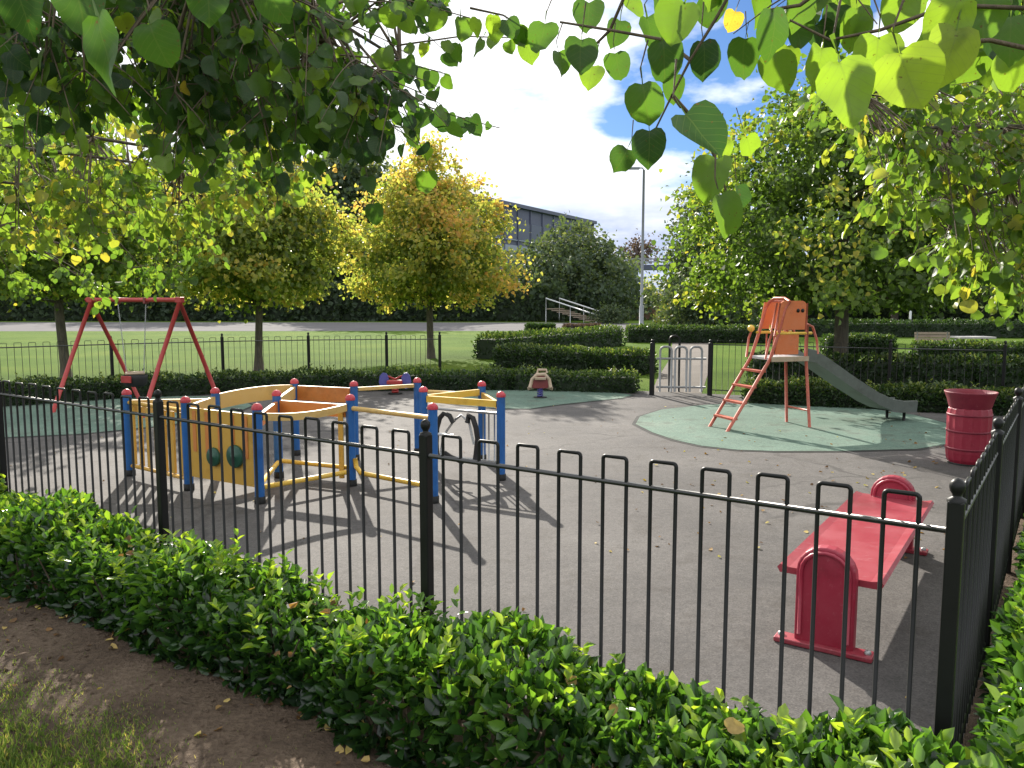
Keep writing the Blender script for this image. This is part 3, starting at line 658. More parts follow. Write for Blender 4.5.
# far wood closing the horizon: one uncountable mass
lv = Leaves(); k = 26000
ang = RNG.uniform(-1.15, 1.15, k); dist = 118 + RNG.uniform(0, 14, k); x = np.sin(ang) * dist * 1.15; y = np.cos(ang) * dist * .95 + 12
px = 512 + 800 * x / y
hmax = np.where((px > 560) & (px < 690), 1.6, 5.2 + 1.6 * np.sin(x * .21) + 1.2 * np.sin(x * .57 + 1) + .8 * np.sin(x * 1.3)); hmax = np.where(px > 690, hmax * .95, hmax)
z = hmax * RNG.uniform(0, 1, k) ** .8
lv.add(np.stack([x, y, z], 1), rnd_dirs(k), rnd_dirs(k), RNG.uniform(.5, 1.0, k), RNG.uniform(.1, .7, k))
tag(lv.build('far_wood', M['leaf_dark'], 'diamond'), 'dark far off belt of trees closing the horizon', 'wood', kind='stuff')

# ------------------------------------------------------------------ OVERHANGING BRANCHES
def sprig(lv, tb, start, d, length, n, lsize, tint, face=None, droop=.5, tw=.003):
    """a twig with alternate hanging leaves"""
    start = Vector(start); d = Vector(d).normalized(); pts = []
    for i in range(5):
        f = i / 4; pts.append(start + d * length * f + Vector((0, 0, -droop * length * f * f * .5)))
    tb.tube(pts, [tw, tw * .85, tw * .7, tw * .55, tw * .35], 4, False)
    side = d.cross(Vector((0, 0, 1))); side = side.normalized() if side.length > .1 else Vector((1, 0, 0))
    for i in range(n):
        f = (i + .6) / n; j = min(3, int(f * 4)); q = pts[j].lerp(pts[j + 1], f * 4 - j)
        sg = 1 if i % 2 else -1
        ax = side * sg * random.uniform(.25, .9) + d * random.uniform(.1, .6) + Vector((random.gauss(0, .25), random.gauss(0, .25), -random.uniform(.25, 1.1)))
        ax.normalize()
        nr = Vector((random.gauss(0, .5), random.gauss(0, .5), .55 + random.gauss(0, .4))) if face is None else Vector(face) + Vector((random.gauss(0, .5), random.gauss(0, .5), random.gauss(0, .5)))
        L = lsize * random.choice((random.uniform(.4, .8), random.uniform(.7, 1.2)))
        q2 = q + ax * L * .38
        lv.add(np.array([q2]), np.array(ax), np.array(nr), L, min(1, max(0, tint + random.gauss(0, .13))))

def canopy_tree(name, label, base, trunk_r, height, limb_specs, clusters, mat, lsize, group, extra=None):
    """a tree whose trunk stands out of the frame; its limbs reach into it. clusters: list of (point, tint, limb index)"""
    base = Vector(base); t = thing(name, label, 'tree', tuple(base), group)
    tk = MB(); tk.tube([base + Vector((.02 * math.sin(i * 2.0), .02 * math.cos(i * 3.0), height * i / 6)) for i in range(7)], [trunk_r * (1.35 if i == 0 else 1 - .11 * i) for i in range(7)], 14)
    tk.build('trunk', M['bark'], t)
    tb = MB(); lv = Leaves()
    limbs = []
    for (z0, tip, r0) in limb_specs:
        s0 = base + Vector((0, 0, z0)); tip = Vector(tip)
        cp = s0.lerp(tip, .45) + Vector((0, 0, .35))
        pts = bez(s0, cp, tip, 12); limbs.append(pts)
        m = MB(); m.tube(pts, [r0 * (1 - .8 * i / 11) for i in range(12)], 8); m.build('limb', M['bark'], t)
    for (q, tint, n, face) in clusters:
        q = Vector(q)
        best = min(((p, (p - q).length) for L in limbs for p in L[3:]), key=lambda a: a[1])[0]
        dv = (q - best)
        if dv.length > .25:
            tb.tube(bez(best, best.lerp(q, .5) + Vector((0, 0, .08 * dv.length)), q, 5), [.009, .007, .0055, .0045, .003], 5, False)
        dr = dv.normalized() if dv.length > .05 else Vector((0, 0, -1))
        for _ in range(3):
            d2 = dr * .6 + Vector((random.gauss(0, .6), random.gauss(0, .6), random.gauss(-.15, .35)))
            sprig(lv, tb, q, d2, random.uniform(.16, .34), n, lsize, tint, face)
    if extra: extra(lv, tb)
    tb.build('twig', M['twig'], t)['kind'] = 'stuff'
    lv.build('crown', M[mat], 'heart', t)
    return t
def in_poly(px, py, poly):
    c = False; j = len(poly) - 1
    for i in range(len(poly)):
        xi, yi = poly[i]; xj, yj = poly[j]
        if (yi > py) != (yj > py) and px < (xj - xi) * (py - yi) / (yj - yi) + xi: c = not c
        j = i
    return c
def region(poly, n, d0, d1, tint, per=5, face=None):
    out = []; xs = [p[0] for p in poly]; ys = [p[1] for p in poly]
    while len(out) < n:
        x = random.uniform(min(xs), max(xs)); y = random.uniform(min(ys), max(ys))
        if in_poly(x, y, poly):
            out.append((P(x, y, random.uniform(d0, d1)), tint() if callable(tint) else tint, per, face))
    return out
og = 'trees reaching in over the camera'
SUN_AZ = Vector((-.28, .96, 0)).normalized(); SUN_EL = R(27)
SUN = Vector((SUN_AZ.x * math.cos(SUN_EL), SUN_AZ.y * math.cos(SUN_EL), math.sin(SUN_EL)))

# --- near left tree: dark dense foliage across the upper left
poly_l1 = [(-60, -90), (220, -90), (300, -30), (420, -25), (410, 10), (345, 15), (345, 45), (380, 65), (400, 85), (370, 104), (330, 116), (250, 122), (180, 96), (90, 70), (-60, 76)]
cl = region(poly_l1, 340, 2.7, 5.0, lambda: random.uniform(.08, .66), 5)
def extra_left(lv, tb):
    # sprigs standing out against the sky
    def run(a, b, d, n, size, tint):
        A = P(*a, d); B = P(*b, d * 1.03); tb.tube([A, A.lerp(B, .5) + Vector((0, 0, .02)), B], [.004, .003, .002], 4, False)
        for i in range(n):
            q = A.lerp(B, (i + .5) / n) + Vector((random.gauss(0, .015), random.gauss(0, .03), random.gauss(0, .01)))
            ax = Vector((random.gauss(0, .4), random.gauss(0, .3), -1)); nr = Vector((random.gauss(0, .6), -1, random.gauss(0, .4)))
            lv.add(np.array([q]) , np.array(ax), np.array(nr), size * random.uniform(.75, 1.15), tint + random.gauss(0, .1))
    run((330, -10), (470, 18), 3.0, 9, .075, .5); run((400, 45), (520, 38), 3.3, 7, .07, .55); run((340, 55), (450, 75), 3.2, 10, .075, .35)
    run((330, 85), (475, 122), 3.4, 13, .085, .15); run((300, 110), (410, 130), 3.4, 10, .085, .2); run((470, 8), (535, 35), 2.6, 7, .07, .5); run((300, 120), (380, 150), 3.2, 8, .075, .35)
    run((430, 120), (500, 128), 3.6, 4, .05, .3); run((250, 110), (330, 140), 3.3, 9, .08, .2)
    for (x, y, s, ti) in [(98, 52, 70, .26), (70, 2, 56, .30), (150, 44, 40, .2), (18, 12, 44, .2), (205, 0, 42, .2), (265, 6, 36, .24)]:  # last value: tint, darkened for shade from the leaves above
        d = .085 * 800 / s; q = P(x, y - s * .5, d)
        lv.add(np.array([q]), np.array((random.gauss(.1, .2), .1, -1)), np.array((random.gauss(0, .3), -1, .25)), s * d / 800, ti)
        tb.tube([q + Vector((0, 0, .03)), q + Vector((-.03, .03, .12)), q + Vector((-.1, .05, .3))], [.0015, .002, .003], 4, False)
canopy_tree('overhanging_tree', 'near tree hanging dark leafy boughs across the upper left', (-3.4, .2, 0), .17, 6.0,
            [(2.6, P(120, 20, 3.6), .055), (2.9, P(330, 40, 4.0), .05), (3.0, P(250, -60, 3.2), .05), (2.4, P(30, 60, 3.4), .05), (3.1, P(400, 60, 3.6), .03)], cl, 'leaf_over', .070, og, extra_left)

# --- left middle tree: sunlit yellow green foliage
poly_l2 = [(-60, 120), (60, 95), (200, 110), (300, 150), (315, 185), (250, 200), (190, 215), (130, 225), (60, 232), (-60, 240)]
cl = region(poly_l2, 150, 6.0, 7.6, lambda: random.uniform(.52, .8), 5) + region([(-60, 200), (60, 215), (210, 190), (220, 260), (100, 285), (-60, 290)], 40, 7.5, 9.5, lambda: random.uniform(.3, .6), 5)
canopy_tree('overhanging_tree', 'tree reaching in from the left with bright yellow green leaves above the swing', (-6.4, 5.0, 0), .14, 5.5,
            [(2.2, P(60, 190, 7.0), .04), (2.5, P(180, 170, 7.2), .04), (2.8, P(270, 170, 7.4), .035), (2.0, P(-20, 230, 7.6), .03)], cl, 'leaf_lime', .084, og)

# --- right middle tree: sunlit foliage at the right edge
poly_r2 = [(820, 85), (900, 60), (1080, 40), (1080, 290), (1010, 290), (965, 265), (915, 215), (870, 165), (840, 125)]
cl = region(poly_r2, 310, 4.9, 7.8, lambda: random.uniform(.35, .76), 5) + region([(930, 230), (985, 285), (1080, 300), (1080, 220)], 30, 6.0, 8.0, lambda: random.uniform(.25, .6), 5)
canopy_tree('overhanging_tree', 'tree reaching in from the right with sunlit leaves above the litter bin', (6.6, 5.4, 0), .15, 5.8,
            [(2.3, P(880, 130, 5.8), .045), (2.5, P(960, 200, 6.2), .045), (2.0, P(980, 260, 6.8), .035), (3.0, P(860, 95, 5.6), .03)], cl, 'leaf_lime', .084, og)

# --- near right tree: big backlit leaves across the top right and hanging in the middle
ex = [(548, 36, 30, .4), (589, 16, 32, .32), (561, 62, 24, .4), (581, 54, 34, .3), (594, 76, 24, .45), (620, 32, 27, .25), (647, 31, 32, .2), (618, 65, 28, .45), (663, 58, 40, .22), (701, 57, 36, .2),  # last value
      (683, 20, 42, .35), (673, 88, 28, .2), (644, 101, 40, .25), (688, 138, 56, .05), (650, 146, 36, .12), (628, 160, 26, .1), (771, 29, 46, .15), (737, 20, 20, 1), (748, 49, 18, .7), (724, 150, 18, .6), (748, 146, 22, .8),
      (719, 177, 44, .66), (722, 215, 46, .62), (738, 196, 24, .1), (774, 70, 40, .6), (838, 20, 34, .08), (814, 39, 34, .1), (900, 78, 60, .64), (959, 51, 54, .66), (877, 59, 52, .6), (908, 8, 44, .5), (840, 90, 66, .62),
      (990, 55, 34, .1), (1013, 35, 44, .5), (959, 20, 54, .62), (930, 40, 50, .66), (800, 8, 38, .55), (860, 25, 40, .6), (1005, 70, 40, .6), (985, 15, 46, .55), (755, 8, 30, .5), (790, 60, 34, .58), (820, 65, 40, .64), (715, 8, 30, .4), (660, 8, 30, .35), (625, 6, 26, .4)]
def extra_right(lv, tb):
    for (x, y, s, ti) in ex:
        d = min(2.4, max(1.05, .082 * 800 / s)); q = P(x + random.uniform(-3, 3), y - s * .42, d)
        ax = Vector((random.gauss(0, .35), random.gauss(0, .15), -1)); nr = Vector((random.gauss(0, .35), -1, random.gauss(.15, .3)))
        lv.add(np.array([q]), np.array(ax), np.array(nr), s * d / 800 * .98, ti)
        up = q - ax.normalized() * .03
        tb.tube([q - ax.normalized() * .012, up, up + Vector((random.uniform(-.02, .04), .02, .06))], [.0010, .0012, .0018], 4, False)
    for pts, d in (([(760, -60), (715, 20), (690, 60), (672, 95), (655, 130)], 1.75), ([(690, 60), (665, 40), (610, 30), (560, 22)], 1.85), ([(640, -40), (610, 30), (590, 50), (575, 40)], 1.95), ([(672, 95), (690, 115), (712, 150), (726, 190)], 1.6),
                   ([(1080, 10), (950, 5), (880, 30), (830, 40), (790, 20)], 1.4), ([(1080, 60), (990, 40), (920, 45), (860, 60)], 1.3), ([(860, -40), (800, 5), (770, 10)], 1.5)):
        w = [P(x, y, d * (1 + .02 * i)) for i, (x, y) in enumerate(pts)]
        tb.tube(w, [.0045 - .0006 * i for i in range(len(w))], 5, False)
cl = region([(560, -150), (1080, -150), (1080, -70), (900, -75), (740, -90), (600, -90)], 16, 1.7, 2.4, lambda: random.uniform(.2, .6), 4) + region([(860, -60), (1080, -70), (1080, 10), (900, 0)], 5, 1.7, 2.4, lambda: random.uniform(.4, .7), 4)
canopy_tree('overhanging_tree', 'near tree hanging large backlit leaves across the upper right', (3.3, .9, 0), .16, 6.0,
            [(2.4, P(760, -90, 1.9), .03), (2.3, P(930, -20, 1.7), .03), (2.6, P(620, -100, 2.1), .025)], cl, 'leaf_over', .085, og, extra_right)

# ------------------------------------------------------------------ PLAY EQUIPMENT
UP = Vector((0, 0, 1))
# --- red swing
sw = thing('swing_frame', 'red toddler swing frame with splayed legs standing by the left hedge', 'swing', (-5.5, 11.7, 0))
AL = Vector((-6.28, 12.0, 1.6)); AR = Vector((-4.72, 11.42, 1.6))
def on_ground(px, d): return Vector(((px - 512) / F * d * 1.0, d, 0))
feet = [(AL, Vector((-6.52, 11.25, 0))), (AL, Vector((-5.98, 12.75, 0))), (AR, Vector((-5.02, 10.75, 0))), (AR, Vector((-4.44, 12.1, 0)))]
BD = (AR - AL).normalized()
m = MB(); m.tube([AL - BD * .09, AR + BD * .05], .032, 12); m.build('top_beam', M['swing_red'], sw)
for k, (a, f) in enumerate(feet):
    m = MB(); m.tube([a + BD * (.015 if k % 2 == 0 else -.015), a.lerp(f, .5), f], [.031, .031, .031], 10); m.build('leg', M['swing_red'], sw)
for a in (AL, AR):
    m = MB(); m.box(a, (.05, .045, .04), BD, (-BD.y, BD.x, 0), UP, .01); m.build('leg_bracket', M['swing_red'], sw)
sc_c = AL.lerp(AR, .47); sc_c.z = 0; PB = Vector((-BD.y, BD.x, 0))
st = MB()
# bucket seat: moulded cradle
prof = [(.02, .33), (.12, .335), (.155, .37), (.165, .45), (.17, .50), (.16, .505), (.148, .45), (.13, .385), (.02, .35)]
st.lathe(sc_c, prof, 18)
sw_seat = st.build('swing_seat', M['rubber'], sw)
m = MB(); m.tube([sc_c + UP * .53 - BD * .17, sc_c + UP * .53 - PB * .17, sc_c + UP * .53 + BD * .17, sc_c + UP * .53 + PB * .17, sc_c + UP * .53 - BD * .17], .018, 7); m.build('safety_bar', M['cream'], sw_seat)
m = MB(); m.box(sc_c + UP * .45 - PB * .172, (.09, .012, .05), BD, PB, UP, .006); m.build('front_pad', M['swing_red'], sw_seat)
for s in (-1, 1):
    top = AL.lerp(AR, .47 + s * .16) - UP * .03
    m = MB(); n = 34; b = sc_c + UP * .53 + BD * s * .165
    for i in range(n):
        p0 = top.lerp(b, i / n); p1 = top.lerp(b, (i + 1) / n)
        off2 = PB * .009 if i % 2 else BD * .009
        m.tube([p0, (p0 + p1) / 2 + off2, p1], .0045, 4, False); m.tube([p0, (p0 + p1) / 2 - off2, p1], .0045, 4, False)
    m.build('chain', M['grey_metal'], sw)
    m = MB(); m.box(top + UP * .02, (.02, .04, .045), BD, PB, UP, .006); m.build('hanger', M['maroon'], sw)

# --- climbing/play panels on blue posts
pc = {'A': (129, 7.18), 'B': (187, 6.62), 'C': (258, 6.18), 'D': (278, 7.1), 'E': (217, 7.3), 'F': (296, 8.15), 'G': (355, 7.9), 'H': (351, 6.78), 'I': (418, 8.25), 'J': (424, 7.4), 'K': (433, 6.2), 'L': (482, 7.9), 'N': (501, 7.0)}
def gpt(px, d):
    # ground point whose post projects near column px
    r = ray(px, 440); return Vector((r.x / r.y * d, d, 0))
pp = {k: gpt(*v) for k, v in pc.items()}
pf = thing('play_panel_frame', 'play maze of blue posts with yellow and orange panels behind the railing', 'play frame', tuple(pp['H']))
PH = .78
for k, p in pp.items():
    m = MB(); m.lathe(p, [(.038, 0), (.038, PH - .03)], 16); po = m.build('post', M['blue'], pf)
    m = MB(); m.lathe(p + UP * (PH - .03), [(.042, 0), (.043, .016), (.038, .03), (.024, .045), (.001, .052)], 16); m.build('post_cap', M['cap_red'], po)
    m = MB(); m.lathe(p, [(.044, .005), (.044, .06), (.0385, .062)], 16); m.build('post_foot', M['black'], po)
def board(a, b, z0, z1, th, mat, name='top_board', inset=.042, sag=0):
    A = pp[a]; B = pp[b]; D = (B - A); L = D.length; D.normalize(); W = Vector((-D.y, D.x, 0))
    m = MB(); n = 8; out = []
    x0, x1 = inset, L - inset
    for i in range(n + 1):
        f = i / n; out.append((x0 + (x1 - x0) * f, z0 + sag * 4 * f * (1 - f)))
    for i in range(n, -1, -1):
        f = i / n; out.append((x0 + (x1 - x0) * f, z1 + sag * 4 * f * (1 - f)))
    m.prism(out, th, A, D, UP, W); return m.build(name, M[mat], pf)
def pipe(a, b, z, r, mat, name='rail', drop=0):
    A = pp[a]; B = pp[b]; D = (B - A).normalized()
    m = MB()
    if drop: m.tube([A + D * .045 + UP * (z + drop), A + D * .06 + UP * (z + drop * .4), A + D * .12 + UP * z, B - D * .12 + UP * z, B - D * .06 + UP * (z + drop * .4), B - D * .045 + UP * (z + drop)], r, 8)
    else: m.tube([A + D * .035 + UP * z, B - D * .035 + UP * z], r, 8)
    return m.build(name, M[mat], pf)
# A-B slatted yellow panel
A, B = pp['A'], pp['B']; D = (B - A).normalized(); L = (B - A).length; W = Vector((-D.y, D.x, 0))
pipe('A', 'B', .68, .018, 'ochre'); pipe('A', 'B', .10, .018, 'ochre')
for i in range(7):
    m = MB(); c = A + D * (.085 + (L - .17) * i / 6); m.box(c + UP * .39, (.026, .011, .268), D, W, UP, .004); m.build('slat', M['ochre'], pf)
# B-C solid ochre panel with green turning discs
B, Cc = pp['B'], pp['C']; D = (Cc - B).normalized(); L = (Cc - B).length; W = Vector((-D.y, D.x, 0)); W = W if W.y < 0 else -W
board('B', 'C', .13, .71, .022, 'ochre', 'panel')
m = MB()
for i in range(5): m.box(B + D * (.12 + (L - .24) * i / 4) + W * .014 + UP * .52, (.02, .003, .17), D, W, UP)
m.build('panel_stripe', M['orange'], pf)
for (f, z, r) in ((.42, .33, .075), (.72, .36, .09)):
    c = B + D * L * f + UP * z + W * .03
    m = MB(); m.lathe(c - W * .014, [(.001, 0), (r, 0), (r * 1.03, .006), (r * 1.03, .02), (r * .9, .028), (r * .25, .028), (r * .2, .045), (.001, .046)], 24, tuple(W)); m.build('turning_disc', M['green_disc'], pf)
board('C', 'D', .60, .70, .03, 'orange'); pipe('C', 'D', .15, .02, 'yellow')
board('E', 'F', .60, .74, .03, 'tan', sag=.02); board('F', 'G', .58, .73, .03, 'orange'); board('B', 'E', .62, .72, .03, 'tan'); board('A', 'E', .58, .70, .03, 'tan')
board('D', 'H', .60, .71, .03, 'orange'); board('C', 'H', .66, .72, .03, 'tan', sag=-.03); board('D', 'F', .6, .72, .03, 'tan')
pipe('C', 'H', .13, .021, 'yellow'); pipe('D', 'H', .16, .02, 'yellow')
A = pp['H']; 
m = MB(); m.box(A + Vector((-.085, .0, .38)), (.022, .012, .31), (1, 0, 0), (0, 1, 0), UP, .004); m.build('side_board', M['ochre'], pf)
pipe('H', 'K', .68, .021, 'tan'); pipe('H', 'K', .13, .021, 'yellow', drop=.12)
board('G', 'I', .70, .735, .03, 'tan'); pipe('I', 'L', .66, .02, 'tan')
board('J', 'N', .655, .715, .03, 'yellow'); board('J', 'L', .66, .72, .03, 'yellow'); board('L', 'N', .63, .69, .03, 'ochre')
J, N = pp['J'], pp['N']; D = (N - J).normalized(); L = (N - J).length; W = Vector((-D.y, D.x, 0)); W = W if W.y < 0 else -W
pipe('J', 'N', .60, .012, 'grey_metal', 'panel_bar'); pipe('J', 'N', .16, .014, 'grey_metal', 'panel_bar')
for f in (.78, .85, .92):
    m = MB(); m.tube([J + D * L * f + UP * .16, J + D * L * f + UP * .60], .008, 6); m.build('panel_bar', M['grey_metal'], pf)
def loop(us, name='loop_handle'):
    m = MB(); m.tube([J + D * L * u + UP * z + W * .03 for u, z in us], .024, 8); return m.build(name, M['rubber'], pf)
loop([(.20, .14), (.19, .28), (.20, .42), (.24, .52), (.30, .57), (.37, .55), (.42, .49)])
loop([(.60, .50), (.62, .57), (.67, .55), (.71, .46), (.73, .36), (.71, .22), (.69, .14)])
loop([(.30, .20), (.38, .17), (.47, .15), (.54, .13)], 'foot_bar')
m = MB(); m.tube([J + D * L * .17 + UP * .37 + W * .03, J + D * L * .42 + UP * .37 + W * .03], .014, 7); m.build('grip_bar', M['pale_metal'], pf)
m = MB(); m.tube([J + D * L * u + UP * z for u, z in ((.22, .16), (.26, .35), (.40, .50), (.5, .56), (.6, .50), (.66, .3))], .012, 6); m.build('panel_bar', M['grey_metal'], pf)

# --- slide
SA = Vector((.95, .30, 0)).normalized(); SB = Vector((-SA.y, SA.x, 0)); S0 = Vector((3.36, 10.05, 0))
def S(x, y, z): return S0 + SA * x + SB * y + UP * z
sl = thing('slide', 'orange play slide with ladder and grey chute on the green surface', 'slide', tuple(S0))
w2 = .20; PZ = .88
m = MB(); m.box(S(0, 0, PZ), (.27, w2 + .02, .018), SA, SB, UP, .006); m.build('platform', M['pale_metal'], sl)
m = MB(); m.box(S(0, -w2 - .026, PZ - .005), (.27, .006, .03), SA, SB, UP); m.build('platform_edge', M['cream'], sl)
for s in (-1, 1):
    y = s * w2
    m = MB(); m.tube([S(-.85, y, 0), S(-.27, y, PZ), S(-.16, y, 1.20), S(-.08, y, 1.50), S(-.02, y, 1.58)], .021, 8); m.build('ladder_rail', M['slide_frame'], sl)
    m = MB(); m.tube([S(.32, y * 1.15, 0), S(.25, y, PZ), S(.25, y, 1.30)], .020, 8); m.build('leg', M['slide_frame'], sl)
    m = MB(); m.tube([S(-.20, y, 1.19), S(.32, y, 1.19)], .017, 8); m.build('hand_rail', M['yellow'], sl)
    m = MB(); m.tube([S(-.34, y, .88), S(-.30, y * 1.1, 1.12), S(-.26, y * 1.1, 1.22)], .015, 7); m.build('grab_bar', M['slide_frame'], sl)
    m = MB(); m.tube([S(.25, y, 1.30), S(.33, y, 1.27), S(.40, y, 1.10), S(.42, y, .93)], .016, 7); m.build('exit_bar', M['slide_frame'], sl)
m = MB(); m.box(S(-.035, -w2, 1.065), (.165, .010, .135), SA, SB, UP, .008); m.build('side_panel', M['slide_orange'], sl)
for bx in (-.22, -.27):
    m = MB(); m.tube([S(bx, -w2, 1.16 - (bx + .22)), S(bx + .07, -w2, 1.56)], .012, 6); m.build('cage_bar', M['slide_frame'], sl)
for by in (-.07, .07):
    m = MB(); m.tube([S(.235, by, 1.24), S(.235, by, 1.58)], .011, 6); m.build('cage_bar', M['slide_frame'], sl)
m = MB(); m.prism([(-.16, 1.235), (.20, 1.235), (.20, 1.57), (-.10, 1.57)], .02, S(0, w2, 0), SA, UP, SB); m.build('tower_panel', M['slide_orange'], sl)
m = MB(); m.tube([S(.235, -w2, .89), S(.235, -w2, 1.56)], .014, 7); m.build('cage_bar', M['slide_frame'], sl)
out = [(-.18, 1.235), (.21, 1.235), (.22, 1.54), (.20, 1.575), (.16, 1.59), (-.10, 1.59), (-.14, 1.57), (-.16, 1.5)]
m = MB(); m.prism(out, .02, S(0, -w2, 0), SA, UP, SB); up_p = m.build('tower_panel', M['slide_orange'], sl)
for hx in (.10, .165):
    m = MB(); m.lathe(S(hx, -w2 - .0125, 1.47), [(.001, 0), (.024, 0), (.024, .003), (.001, .0032)], 14, tuple(-SB)); m.build('panel_hole', M['black'], up_p)
for bx in (-.05, .06, .15):
    m = MB(); m.tube([S(bx, w2, .89), S(bx, w2, 1.19)], .011, 6); m.build('cage_bar', M['slide_frame'], sl)
m = MB(); m.tube([S(.22, w2, .9), S(.22, w2, 1.5), S(.18, w2, 1.58), S(-.02, w2, 1.585)], .017, 7); m.build('side_hoop', M['slide_frame'], sl)
m = MB(); m.tube([S(-.30, -w2 * 1.1, 1.24), S(-.30, -w2 * 1.1, 1.30)], .01, 6); m.ball(S(-.27, w2 * 1.1, 1.24), .045); m.build('yellow_ball', M['yellow'], sl)
m = MB(); m.tube([S(-.02, -w2, 1.58), S(-.02, -w2 * .5, 1.62), S(-.02, w2 * .5, 1.62), S(-.02, w2, 1.58)], .019, 8); m.build('top_hoop', M['slide_frame'], sl)
for i in range(4):
    f = (i + .8) / 4.6; m = MB(); m.box(S(-.85 + .58 * f, 0, PZ * f), (.045, w2, .012), SA, SB, UP); m.build('ladder_step', M['slide_frame'], sl)
m = MB(); m.tube([S(.31, -w2 * 1.1, .22), S(.31, w2 * 1.1, .22)], .014, 7); m.build('brace', M['slide_frame'], sl)
# chute
pth = [(.27, .87), (.40, .84), (.6, .73), (1.0, .49), (1.4, .27), (1.62, .18), (1.8, .15), (2.02, .145)]
cv = []; cf = []
sec = [(-.21, .13), (-.195, .135), (-.185, .02), (-.12, .0), (.12, .0), (.185, .02), (.195, .135), (.21, .13), (.20, -.02), (-.20, -.02)]
for (x, z) in pth:
    for (y, h) in sec: cv.append(S(x, y, z + h))
ns = len(sec)
for i in range(len(pth) - 1):
    for j in range(ns):
        cf.append((i * ns + j, i * ns + (j + 1) % ns, (i + 1) * ns + (j + 1) % ns, (i + 1) * ns + j))
cf += [tuple(range(ns)), tuple((len(pth) - 1) * ns + j for j in reversed(range(ns)))]
m = MB(); m.add(cv, cf); m.build('chute', M['chute'], sl)
for y in (-.15, .15):
    m = MB(); m.tube([S(1.86, y, 0), S(1.86, y, .13)], .02, 8); m.build('chute_foot', M['black'], sl)

# --- red seat bench / rocker in the foreground
c0 = G(823, 650); c1 = Vector((2.44, 5.02, 0)); 
BA = (c1 - c0); BL = BA.length; BA.normalize(); BB = Vector((-BA.y, BA.x, 0))
bn = thing('play_bench', 'red children\'s bench with rounded end panels near the right railing', 'bench', tuple((c0 + c1) / 2))
def end_panel(c, th):
    out = [(-.13, .02)] + [(.13, .02), (.13, .36)]
    for k in range(1, 12):
        a = math.pi * k / 12; out.append((.13 * math.cos(a), .36 + .125 * math.sin(a)))
    out.append((-.13, .36))
    m = MB(); m.prism(out, th, c, BB, UP, BA); e = m.build('end_panel', M['red'], bn)
    mod = e.modifiers.new('bevel', 'BEVEL'); mod.width = .012; mod.segments = 3; mod.limit_method = 'ANGLE'
    # recessed face with a raised rim
    rim = []
    rp = [c + BB * u + UP * v - BA * (th / 2 + .004) for u, v in ([(.105, .06), (.105, .36)] + [(.105 * math.cos(math.pi * k / 10), .36 + .10 * math.sin(math.pi * k / 10)) for k in range(1, 10)] + [(-.105, .36), (-.105, .06)])]
    m = MB(); m.tube(rp, .010, 6); m.build('panel_rim', M['red'], e)
    return e
end_panel(c0 + BA * .02, .07); end_panel(c1, .07)
m = MB()
out = [(-.235, .335), (-.222, .312), (.222, .312), (.235, .335), (.222, .352), (.18, .343), (-.18, .343), (-.222, .352)]
Lc = BL - .045
m.prism([(u, v) for u, v in out], Lc, c0 + BA * (.085 + Lc / 2 - .03) , BB, UP, BA)
m.build('seat', M['red_chalk'], bn)
for c in (c0, c1):
    m = MB(); m.box(c + UP * .018, (.215, .045, .012), BB, BA, UP, .005); m.build('foot_plate', M['red_chalk'], bn)
    for s in (-1, 1):
        m = MB(); m.lathe(c + BB * s * .19 + UP * .03, [(.016, 0), (.016, .01), (.008, .016), (.001, .017)], 8); m.build('foot_bolt', M['grey_metal'], bn)
m = MB(); m.box((c0 + c1) / 2 + UP * .29, (.03, BL / 2 - .06, .018), BB, BA, UP); m.build('under_beam', M['black'], bn)

# --- litter bin
lbp = Vector((4.47, 7.74, 0))
lb = thing('litter_bin', 'tall red ribbed litter bin with flared rim by the right railing', 'litter bin', tuple(lbp))
m = MB(); n = 48
prof = [(.185, .02), (.20, .05), (.21, .12), (.215, .50), (.205, .545), (.195, .56)]
o = []
for r, z in prof:
    for j in range(n):
        rr = r * (1 + (.022 if j % 3 == 0 else -.012)); th = 2 * math.pi * j / n
        rr *= .9; o.append(lbp + Vector((rr * math.cos(th), rr * math.sin(th), z)))
f = [(i * n + j, i * n + (j + 1) % n, (i + 1) * n + (j + 1) % n, (i + 1) * n + j) for i in range(len(prof) - 1) for j in range(n)]
f.append(tuple(reversed(range(n)))); m.add(o, f); m.build('body', M['red'], lb)
m = MB(); m.lathe(lbp, [(.178, .55), (.19, .58), (.205, .64), (.228, .70), (.233, .715), (.222, .715), (.20, .65), (.185, .58), (.17, .55)], 32); m.build('rim', M['red_dark'], lb)
for z in (.16, .33, .49):
    m = MB(); m.lathe(lbp, [(.192, z - .01), (.2, z - .008), (.2, z + .008), (.192, z + .01)], 40); m.build('band', M['red_dark'], lb)
m = MB(); m.lathe(lbp, [(.001, .52), (.172, .52)], 24); m.build('liner', M['rubber'], lb)
m = MB(); m.lathe(lbp, [(.17, 0), (.175, .02), (.001, .021)], 24); m.build('base_plate', M['black'], lb)

